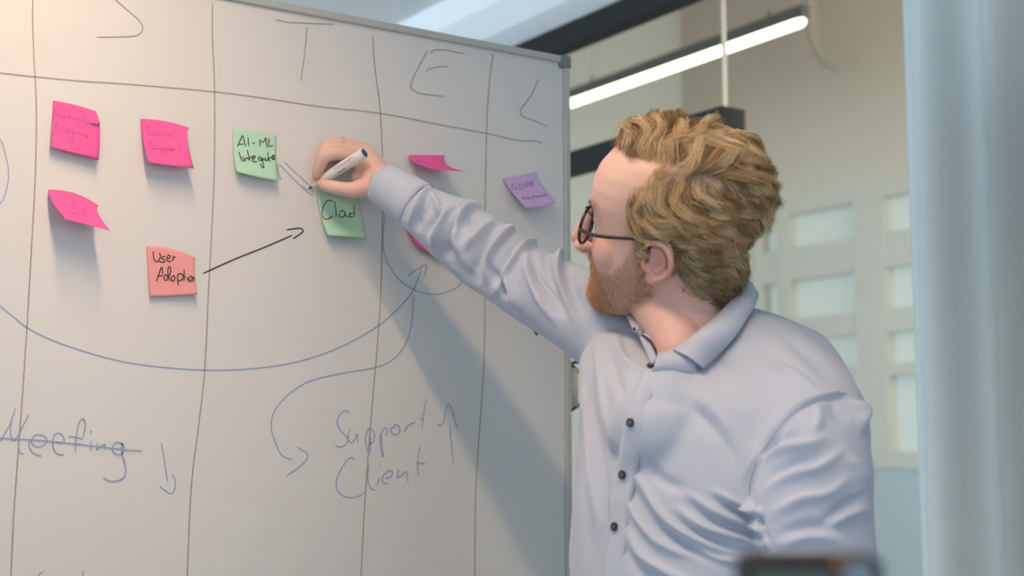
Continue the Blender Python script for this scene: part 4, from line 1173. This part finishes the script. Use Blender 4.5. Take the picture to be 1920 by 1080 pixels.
# chest and belly
CH_ = (1.50, 1.80)
for pts, w, am, sh in [
    (c3((440, 400), (560, 490), (640, 590), (690, 700)), 14, -.0035, 1), (c3((480, 370), (610, 470), (690, 590)), 18, .003, 1),
    (c3((590, 755), (660, 790), (740, 830), (815, 850)), 8, .005, 1.8), (c3((600, 790), (700, 840), (810, 885)), 8, -.0045, 1),
    (c3((500, 765), (600, 830), (700, 875), (815, 915)), 9, .005, 1.8), (c3((500, 810), (600, 870), (720, 915), (815, 945)), 8, -.0045, 1),
    (c3((455, 820), (560, 890), (680, 930), (800, 965)), 9, .005, 1.6), (c3((440, 860), (560, 930), (700, 985)), 8, -.004, 1),
    (c3((300, 690), (360, 780), (430, 870), (540, 940), (710, 1005)), 9, .0055, 1.8), (c3((285, 740), (350, 840), (430, 925), (540, 990), (700, 1050)), 9, -.005, 1),
    (c3((265, 780), (320, 870), (400, 955), (520, 1010)), 9, .0048, 1.5), (c3((500, 950), (600, 1010), (740, 1035)), 8, .004, 1.5),
    (c3((275, 910), (330, 1000), (430, 1065), (520, 1110)), 10, .0048, 1.5), (c3((265, 960), (320, 1050), (400, 1110)), 9, -.004, 1),
    (c3((330, 640), (400, 720), (500, 760)), 13, -.003, 1), (c3((330, 380), (420, 420), (560, 410)), 16, -.003, 1),
    (c3((110, 200), (120, 480), (170, 800), (210, 1000)), 8, .0035, 1.6), (c3((135, 220), (150, 500), (200, 800), (220, 900)), 7, -.003, 1),
    (c3((160, 180), (180, 420), (220, 640)), 8, .003, 1.5), (c3((95, 420), (105, 700), (130, 1000)), 7, -.003, 1), (c3((190, 200), (230, 330), (260, 430)), 9, -.003, 1),
    (c3((220, 160), (270, 280), (330, 300)), 9, .004, 1.4), (c3((130, 560), (160, 800), (190, 1080)), 7, .003, 1.5),
    (c3((700, 250), (860, 300), (1000, 380)), 9, .0022, 1.6), (c3((720, 180), (800, 280), (900, 440)), 10, -.0018, 1), (c3((840, 170), (960, 260), (1080, 360)), 14, -.0025, 1)]:
    fold(pts, w, am, CH_, sh)
LA = (1.40, 1.60)
for pts, w, am, sh in [
    (c3((760, 650), (850, 600), (960, 585), (1020, 560)), 12, .004, 1.7), (c3((760, 620), (850, 565), (960, 545)), 11, -.0035, 1),
    (c3((780, 760), (880, 700), (990, 670), (1090, 600)), 13, .004, 1.6), (c3((800, 720), (900, 660), (1000, 640)), 11, -.0035, 1),
    (c3((810, 850), (920, 790), (1020, 770), (1120, 700)), 13, .004, 1.6), (c3((1010, 870), (1080, 810), (1170, 775)), 10, -.0055, 1.5), (c3((1020, 900), (1100, 850), (1180, 830)), 11, .0045, 1),
    (c3((850, 930), (960, 895), (1060, 905)), 12, -.004, 1), (c3((840, 960), (960, 930), (1080, 950)), 12, .0038, 1), (c3((1030, 410), (1060, 460), (1110, 500)), 14, -.004, 1),
    (c3((1110, 420), (1150, 470), (1150, 540)), 10, .007, 1.6), (c3((980, 430), (990, 500), (960, 560)), 11, .003, 1), (c3((1090, 620), (1140, 680), (1170, 760)), 12, .004, 1)]:
    fold(pts, w, am, LA, sh)
# armhole seam: a narrow step in the cloth
seam = [(1585, 738), (1556, 741), (1520, 752), (1490, 770), (1452, 812), (1424, 856), (1408, 898), (1405, 930), (1414, 962), (1432, 1000), (1450, 1032)]
fold([(x - 3, y - 2) for x, y in seam], 5, .0028, (1.40, 1.75), 2.0, .05)
fold([(x + 5, y + 4) for x, y in seam], 4, -.0022, (1.40, 1.75), 1.0, .05)
# faint unevenness everywhere
ns = np.zeros(len(sco))
for k in range(26):
    kv = rng.normal(size=3) * 38; ns += np.sin(sco @ kv + rng.uniform(0, 6.28))
sco += sn_ * (ns * .00022)[:, None]
sco = lap_smooth(sco, sF, 1, .4)
shirt = mesh_obj('shirt', sco, sF, M['shirt'], man)
shirt['label'] = 'pale blue long-sleeved button shirt'
sbv = BVHTree.FromPolygons([Vector(v) for v in sco], [tuple(int(i) for i in f) for f in sF])
def cloth(px, py, lift=0.0):
    d = Vector(at(px, py, 1.0)) - camp; d.normalize()
    h = sbv.ray_cast(camp, d)
    if h[0] is None: h = sbv.find_nearest(Vector(at(px, py, 1.65)))
    n = np.array(h[1]); p = np.array(h[0])
    if np.dot(n, np.array(camp) - p) < 0: n = -n
    return p + n * lift, n


def sheet_vf(rows, n=8):
    """surface through rows of points, with smooth rows"""
    R_ = [smooth_path(r, n) for r in rows]
    k = len(R_[0]); V = np.concatenate(R_)
    return V, [(i * k + j, i * k + j + 1, (i + 1) * k + j + 1, (i + 1) * k + j) for i in range(len(R_) - 1) for j in range(k - 1)]


def solid(o, t=.0012, off=0.0):
    m_ = o.modifiers.new('s', 'SOLIDIFY'); m_.thickness = t; m_.offset = off; return o


# placket
pl = [(1206, 690), (1192, 740), (1176, 790), (1166, 840), (1160, 890), (1146, 940), (1146, 988), (1140, 1040), (1134, 1100), (1130, 1200)]
pr_ = [(1250, 696), (1226, 742), (1210, 795), (1199, 845), (1192, 892), (1182, 942), (1178, 990), (1172, 1042), (1166, 1100), (1160, 1200)]
rows = [[cloth(a[0] * (1 - t) + b[0] * t, a[1] * (1 - t) + b[1] * t, lf)[0] for a, b in zip(pl, pr_)] for t, lf in ((0, .0030), (.25, .0026), (.5, .0020), (.75, .0008), (1, -.0015))]
plk = solid(mesh_obj('placket', *sheet_vf(rows, 5), M['shirt'], shirt), .0014)
for bx_, by_ in [(1222, 691), (1186, 793), (1171, 891), (1157, 988), (1148, 1090)]:
    p, n = cloth(bx_, by_, .0030)
    R_ = .0053
    b_ = mesh_obj('button', *tube_vf([p, p + n * .0009, p + n * .0020, p + n * .0024], [R_ * .94, R_, R_, R_ * .86], 24), M['button'], shirt, smooth=False)
    u_ = np.cross(n, [0, 0, 1.0]); u_ /= np.linalg.norm(u_); w_ = np.cross(n, u_)
    mesh_obj('button_rim', *tube_vf([p + n * .0024 + R_ * .86 * (math.cos(a) * u_ + math.sin(a) * w_) for a in np.linspace(0, 2 * np.pi, 25)], .00065, 8, caps=False), M['button'], b_)
    for du, dv in ((1, 1), (1, -1), (-1, 1), (-1, -1)):
        c = p + (du * u_ + dv * w_) * .0012
        mesh_obj('thread', *tube_vf([c + n * .0022, c + n * .0030], .0005, 8), M['thread'], b_)

# collar: the folded leaf, seen on his left, running round the neck to the far side
T_ = [(1262, 656, 1.640), (1300, 630, 1.640), (1340, 597, 1.655), (1376, 560, 1.69), (1398, 536, 1.735), (1392, 520, 1.785), (1350, 512, 1.815), (1300, 515, 1.825), (1250, 540, 1.815), (1218, 562, 1.795), (1199, 583, 1.765)]
O_ = [(1320, 703, 1.612), (1352, 673, 1.604), (1384, 637, 1.612), (1406, 602, 1.645), (1418, 567, 1.70), (1416, 545, 1.78), (1360, 545, 1.85), (1290, 550, 1.865), (1226, 565, 1.85), (1186, 578, 1.82), (1172, 577, 1.78)]
Tp = np.array([A(*p) for p in T_]); Op = np.array([A(*p) for p in O_])
for k in range(4): Op[k] = cloth(O_[k][0], O_[k][1], .0075 if k else .009)[0]
mid = (Tp + Op) / 2 + np.array([V2W(W2V(m_) + [0, -.008, .002]) - m_ for m_ in (Tp + Op) / 2])
nk = A(1300, 600, 1.745)
inn = Tp + (nk - Tp) * .05 + np.array([0, 0, -.004]); inn2 = Tp + (nk - Tp) * .07 + np.array([0, 0, -.030])
col = mesh_obj('collar', *sheet_vf([inn2, inn, Tp + np.array([0, 0, .0006]), mid, Op], 6), M['shirt'], shirt); solid(col, .0016)
# stand of the collar at the opening
st = [[A(1292, 636, 1.648), A(1256, 657, 1.645), A(1236, 661, 1.643), A(1231, 668, 1.640)], [A(1300, 668, 1.636), A(1262, 674, 1.634), A(1236, 682, 1.630), A(1226, 690, 1.630)], [A(1308, 700, 1.634), A(1265, 698, 1.632), A(1236, 696, 1.630), A(1222, 697, 1.630)]]
solid(mesh_obj('collar_stand', *sheet_vf(st, 5), M['shirt'], shirt), .0014)
st2 = [[A(1198, 582, 1.762), A(1208, 600, 1.735), A(1216, 622, 1.705), A(1226, 648, 1.672), A(1232, 668, 1.645)], [A(1182, 590, 1.762), A(1192, 612, 1.735), A(1200, 634, 1.70), A(1212, 660, 1.665), A(1222, 688, 1.638)]]
solid(mesh_obj('collar_stand', *sheet_vf(st2, 5), M['shirt'], shirt), .0014)
rl = [[A(1199, 583, 1.760), A(1205, 598, 1.738), A(1206, 612, 1.722)], [A(1180, 582, 1.762), A(1186, 604, 1.728), A(1194, 624, 1.706)], [A(1171, 577, 1.775), A(1176, 594, 1.742), A(1188, 622, 1.712)]]
solid(mesh_obj('collar_leaf', *sheet_vf(rl, 5), M['shirt'], shirt), .0014)
tr_ = [[A(1202, 602, 1.724), A(1198, 614, 1.714), A(1194, 625, 1.703)], [A(1208, 604, 1.722), A(1206, 616, 1.710), A(1204, 630, 1.698)]]
solid(mesh_obj('collar_trim', *sheet_vf(tr_, 4), M['trim'], shirt), .001)
mesh_obj('piping', *capsule_vf([A(1205, 629, 1.694), A(1213, 634, 1.685), A(1221, 642, 1.672), A(1228, 654, 1.655), A(1232, 667, 1.640)], [.0012, .0018, .0018, .0018, .001], 10), M['button'], shirt)
mesh_obj('collar_button', *capsule_vf([A(1189, 616, 1.705), A(1190, 618, 1.703)], [.0018, .0018], 10), M['button'], shirt)
# cuff of the raised arm
ca_, cb2 = A(716, 343, 2.036), A(786, 388, 2.014)
cd = cb2 - ca_
cpts = [ca_ + cd * t for t in np.linspace(0, 1, 9)]
cuff = mesh_obj('cuff', *tube_vf(cpts, [.0312, .0318, .0325, .0333, .0343, .0353, .0362, .0370, .0372], 44, caps=False, ellip=(1.02, .98)), M['shirt'], shirt)
solid(cuff, .0018)
# stitch line along the armhole
P_ = np.array([cloth(x, y, .0006)[0] for x, y in smooth_path(np.array(seam[:8], float), 3)])
P_[1:-1] = (P_[:-2] + P_[1:-1] + P_[2:]) / 3
mesh_obj('armhole_seam', *tube_vf(P_, .0006, 6), M['thread'], shirt)

# ------------------------------------------------------------------ trousers and shoes (below the frame)
hips = W2V(at(1322, 1420, 1.70))
def G(dl, df, z): return V2W(np.array([hips[0], hips[1], 0]) + L_V * dl + F_V * df + np.array([0, 0, z]))
trp = [capsule_vf([G(-.06, 0, .93), G(.06, 0, .93)], [.125, .125], 28)]
for s_ in (-1, 1):
    trp.append(capsule_vf([G(s_ * .085, 0, .90), G(s_ * .105, .03, .52), G(s_ * .12, 0, .12)], [.095, .068, .052], 24))
tco, tF = remesh(trp, .008, 4)
mesh_obj('trousers', tco, tF, M['trousers'], man)
for s_ in (-1, 1):
    sh_ = [capsule_vf([G(s_ * .12, -.05, .050), G(s_ * .125, .07, .045), G(s_ * .135, .17, .036)], [.040, .042, .034], 20), capsule_vf([G(s_ * .12, -.03, .06), G(s_ * .12, -.02, .11)], [.042, .040], 18)]
    fco, fF = remesh(sh_, .004, 4)
    fco[:, 2] = np.maximum(fco[:, 2], .006)
    mesh_obj('shoe', fco, fF, M['shoe'], man)

# ================================================================== things he wears and holds
# ---- marker
pm = thing('marker_pen', 'white whiteboard marker with a dark blue end held against the board', 'marker', PT)
def PP(s): return PT + pdir * s
mesh_obj('barrel', *tube_vf([PP(s) for s in (.022, .026, .040, .048, .050, plen - .02, plen - .002, plen)], [.0052, .0062, .0076, .0080, .0083, .0085, .0085, .0080], 32), M['penwhite'], pm)
mesh_obj('tip_cone', *tube_vf([PP(s) for s in (.006, .010, .0225)], [.0024, .0036, .0052], 24), M['penwhite'], pm)
mesh_obj('nib', *tube_vf([PP(s) for s in (0, .002, .0075)], [.0010, .0016, .0020], 16), M['ink_black'], pm)
mesh_obj('end_plug', *tube_vf([PP(plen - .001), PP(plen + .0012)], [.0070, .0068], 28), M['pennavy'], pm, smooth=False)
# print on the barrel: facing the viewer
tov = np.array(camp) - PP(.08); tov -= pdir * np.dot(tov, pdir); tov /= np.linalg.norm(tov); sid = np.cross(pdir, tov)
def barrel_pt(s, ang, r=.00865): return PP(s) + r * (math.cos(ang) * tov + math.sin(ang) * sid)
pp_ = []
for a0, a1, an, w in [(.056, .092, -.55, .0007), (.056, .088, -.35, .0005), (.058, .066, .45, .0022), (.068, .074, .45, .0026)]:
    pts_ = np.array([barrel_pt(s, an) for s in np.linspace(a0, a1, 10)]); nrm = pts_ - np.array([PP(s) for s in np.linspace(a0, a1, 10)]); nrm /= np.linalg.norm(nrm, axis=1)[:, None]
    mesh_obj('print', *ribbon_vf(pts_, nrm, w, .0001), M['pengrey'], pm)
pts_ = np.array([barrel_pt(plen - .020 + .0042 * math.cos(a), -.25 + .42 * math.sin(a)) for a in np.linspace(.5, 2 * np.pi - .5, 24)])
nrm = np.array([barrel_pt(plen - .02, -.25) - PP(plen - .02)] * 24); nrm /= np.linalg.norm(nrm, axis=1)[:, None]
mesh_obj('print', *ribbon_vf(pts_, nrm, .0007, .0002), M['pengrey'], pm)

# ---- finger ring
r0, r1 = B3(656, 273.3, .0248), B3(628, 270.7, .0222)
ax = (r1 - r0) / np.linalg.norm(r1 - r0); rc = B3(641, 271.2, .0235)
u_ = np.cross(ax, [0, 0, 1.0]); u_ /= np.linalg.norm(u_); w_ = np.cross(ax, u_)
rg = mesh_obj('finger_ring', *tube_vf([rc + .0107 * (math.cos(a) * u_ + math.sin(a) * w_) for a in np.linspace(0, 2 * np.pi, 41)], .0016, 12, caps=False, ellip=(1, 1)), M['gold'])
tag(rg, 'thin gold ring on a finger of the writing hand', 'ring')

# ---- spectacles
gl = thing('eyeglasses', 'round black eyeglasses on the face of the writing person', 'glasses', H((.10, 0, .02)))
for s_ in (-1, 1):
    c = np.array([.1015, s_ * .0335, .0165]); Rg = .0235
    ax_y = np.array([.11, s_ * 1.0, 0]); ax_y /= np.linalg.norm(ax_y); ax_z = np.array([-.10, 0, 1.0]); ax_z /= np.linalg.norm(ax_z)
    pts_ = [c + Rg * (math.cos(a) * ax_y + math.sin(a) * ax_z) for a in np.linspace(0, 2 * np.pi, 49)]
    mesh_obj('rim', *hparts(*tube_vf(pts_, .0021, 12, caps=False)), M['specs'], gl)
    n_ = np.cross(ax_y, ax_z); n_ /= np.linalg.norm(n_)
    ln = [c + n_ * .0006 * math.sqrt(max(0, 1 - r * r)) + (Rg - .001) * r * (math.cos(a) * ax_y + math.sin(a) * ax_z) for r in (0.02, .5, 1) for a in np.linspace(0, 2 * np.pi, 32, endpoint=False)]
    lf = [(i * 32 + k, i * 32 + (k + 1) % 32, (i + 1) * 32 + (k + 1) % 32, (i + 1) * 32 + k) for i in range(2) for k in range(32)] + [tuple(range(32))]
    lo_ = mesh_obj('lens', *hparts(ln, lf), M['lens'], gl)
    hinge = c + Rg * (math.cos(.12) * ax_y + math.sin(.12) * ax_z)
    tp = [hinge, hinge + np.array([-.006, s_ * .006, .001]), np.array([.075, s_ * .0735, .0215]), np.array([.03, s_ * .0765, .026]), np.array([.010, s_ * .0765, .031]), np.array([-.004, s_ * .0765, .029])]
    mesh_obj('temple_arm', *hparts(*capsule_vf(tp, [.0022, .0024, .0023, .0022, .0020, .0018], 12)), M['specs'], gl)
    mesh_obj('nose_pad', *hparts(*capsule_vf([(.101, s_ * .0115, .012), (.100, s_ * .0125, .004)], [.0016, .002], 10)), M['specs'], gl)
mesh_obj('bridge', *hparts(*capsule_vf([(.102, -.0105, .021), (.1105, 0, .0255), (.102, .0105, .021)], [.0019, .0019, .0019], 10)), M['specs'], gl)

# ================================================================== device in the foreground
d0 = 0.62
cA, cB = at(1394, 1042, d0), at(1660, 1042, d0)
dv = thing('camera_monitor', 'dark compact camera standing out of focus at the bottom right corner', 'camera', V2W(W2V((cA + cB) / 2) * [1, 1, 0]))
xa, xb_ = W2V(cA)[0], W2V(cB)[0]; zt_ = W2V(cA)[2]
def VB(name, a, b, m, bev=.002):
    v, f = box_vf(a, b); o = mesh_obj(name, V2W(np.array(v)), f, m, dv, smooth=False)
    bm2 = o.modifiers.new('b', 'BEVEL'); bm2.width = bev; bm2.segments = 3; return o
VB('housing', (xa, d0, zt_ - .062), (xb_, d0 + .030, zt_), M['black'], .005)
VB('screen', (xa + .004, d0 - .0015, zt_ - .056), (xa + .040, d0 + .002, zt_ - .006), M['screen'], .0005)
VB('grip_panel', (xa + .044, d0 - .002, zt_ - .058), (xb_ - .006, d0 + .002, zt_ - .003), M['bluish'], .001)
VB('indicator', (xa + .0405, d0 - .002, zt_ - .006), (xa + .0435, d0 + .002, zt_ - .002), M['orange'], .0005)
mesh_obj('lens_barrel', *tube_vf(V2W(np.array([[(xa + xb_) / 2, d0 + .028, zt_ - .03], [(xa + xb_) / 2, d0 + .062, zt_ - .03]])), [.022, .021], 28), M['black'], dv)
cx_ = (xa + xb_) / 2
mesh_obj('tripod_column', *tube_vf(V2W(np.array([[cx_, d0 + .015, zt_ - .062], [cx_, d0 + .015, .45]])), .011, 16), M['black'], dv)
for k in range(3):
    a = 2 * math.pi * k / 3 + .5
    mesh_obj('tripod_leg', *capsule_vf(V2W(np.array([[cx_, d0 + .015, .80], [cx_ + .24 * math.cos(a), d0 + .015 + .24 * math.sin(a), .012]])), [.011, .009], 12), M['black'], dv)
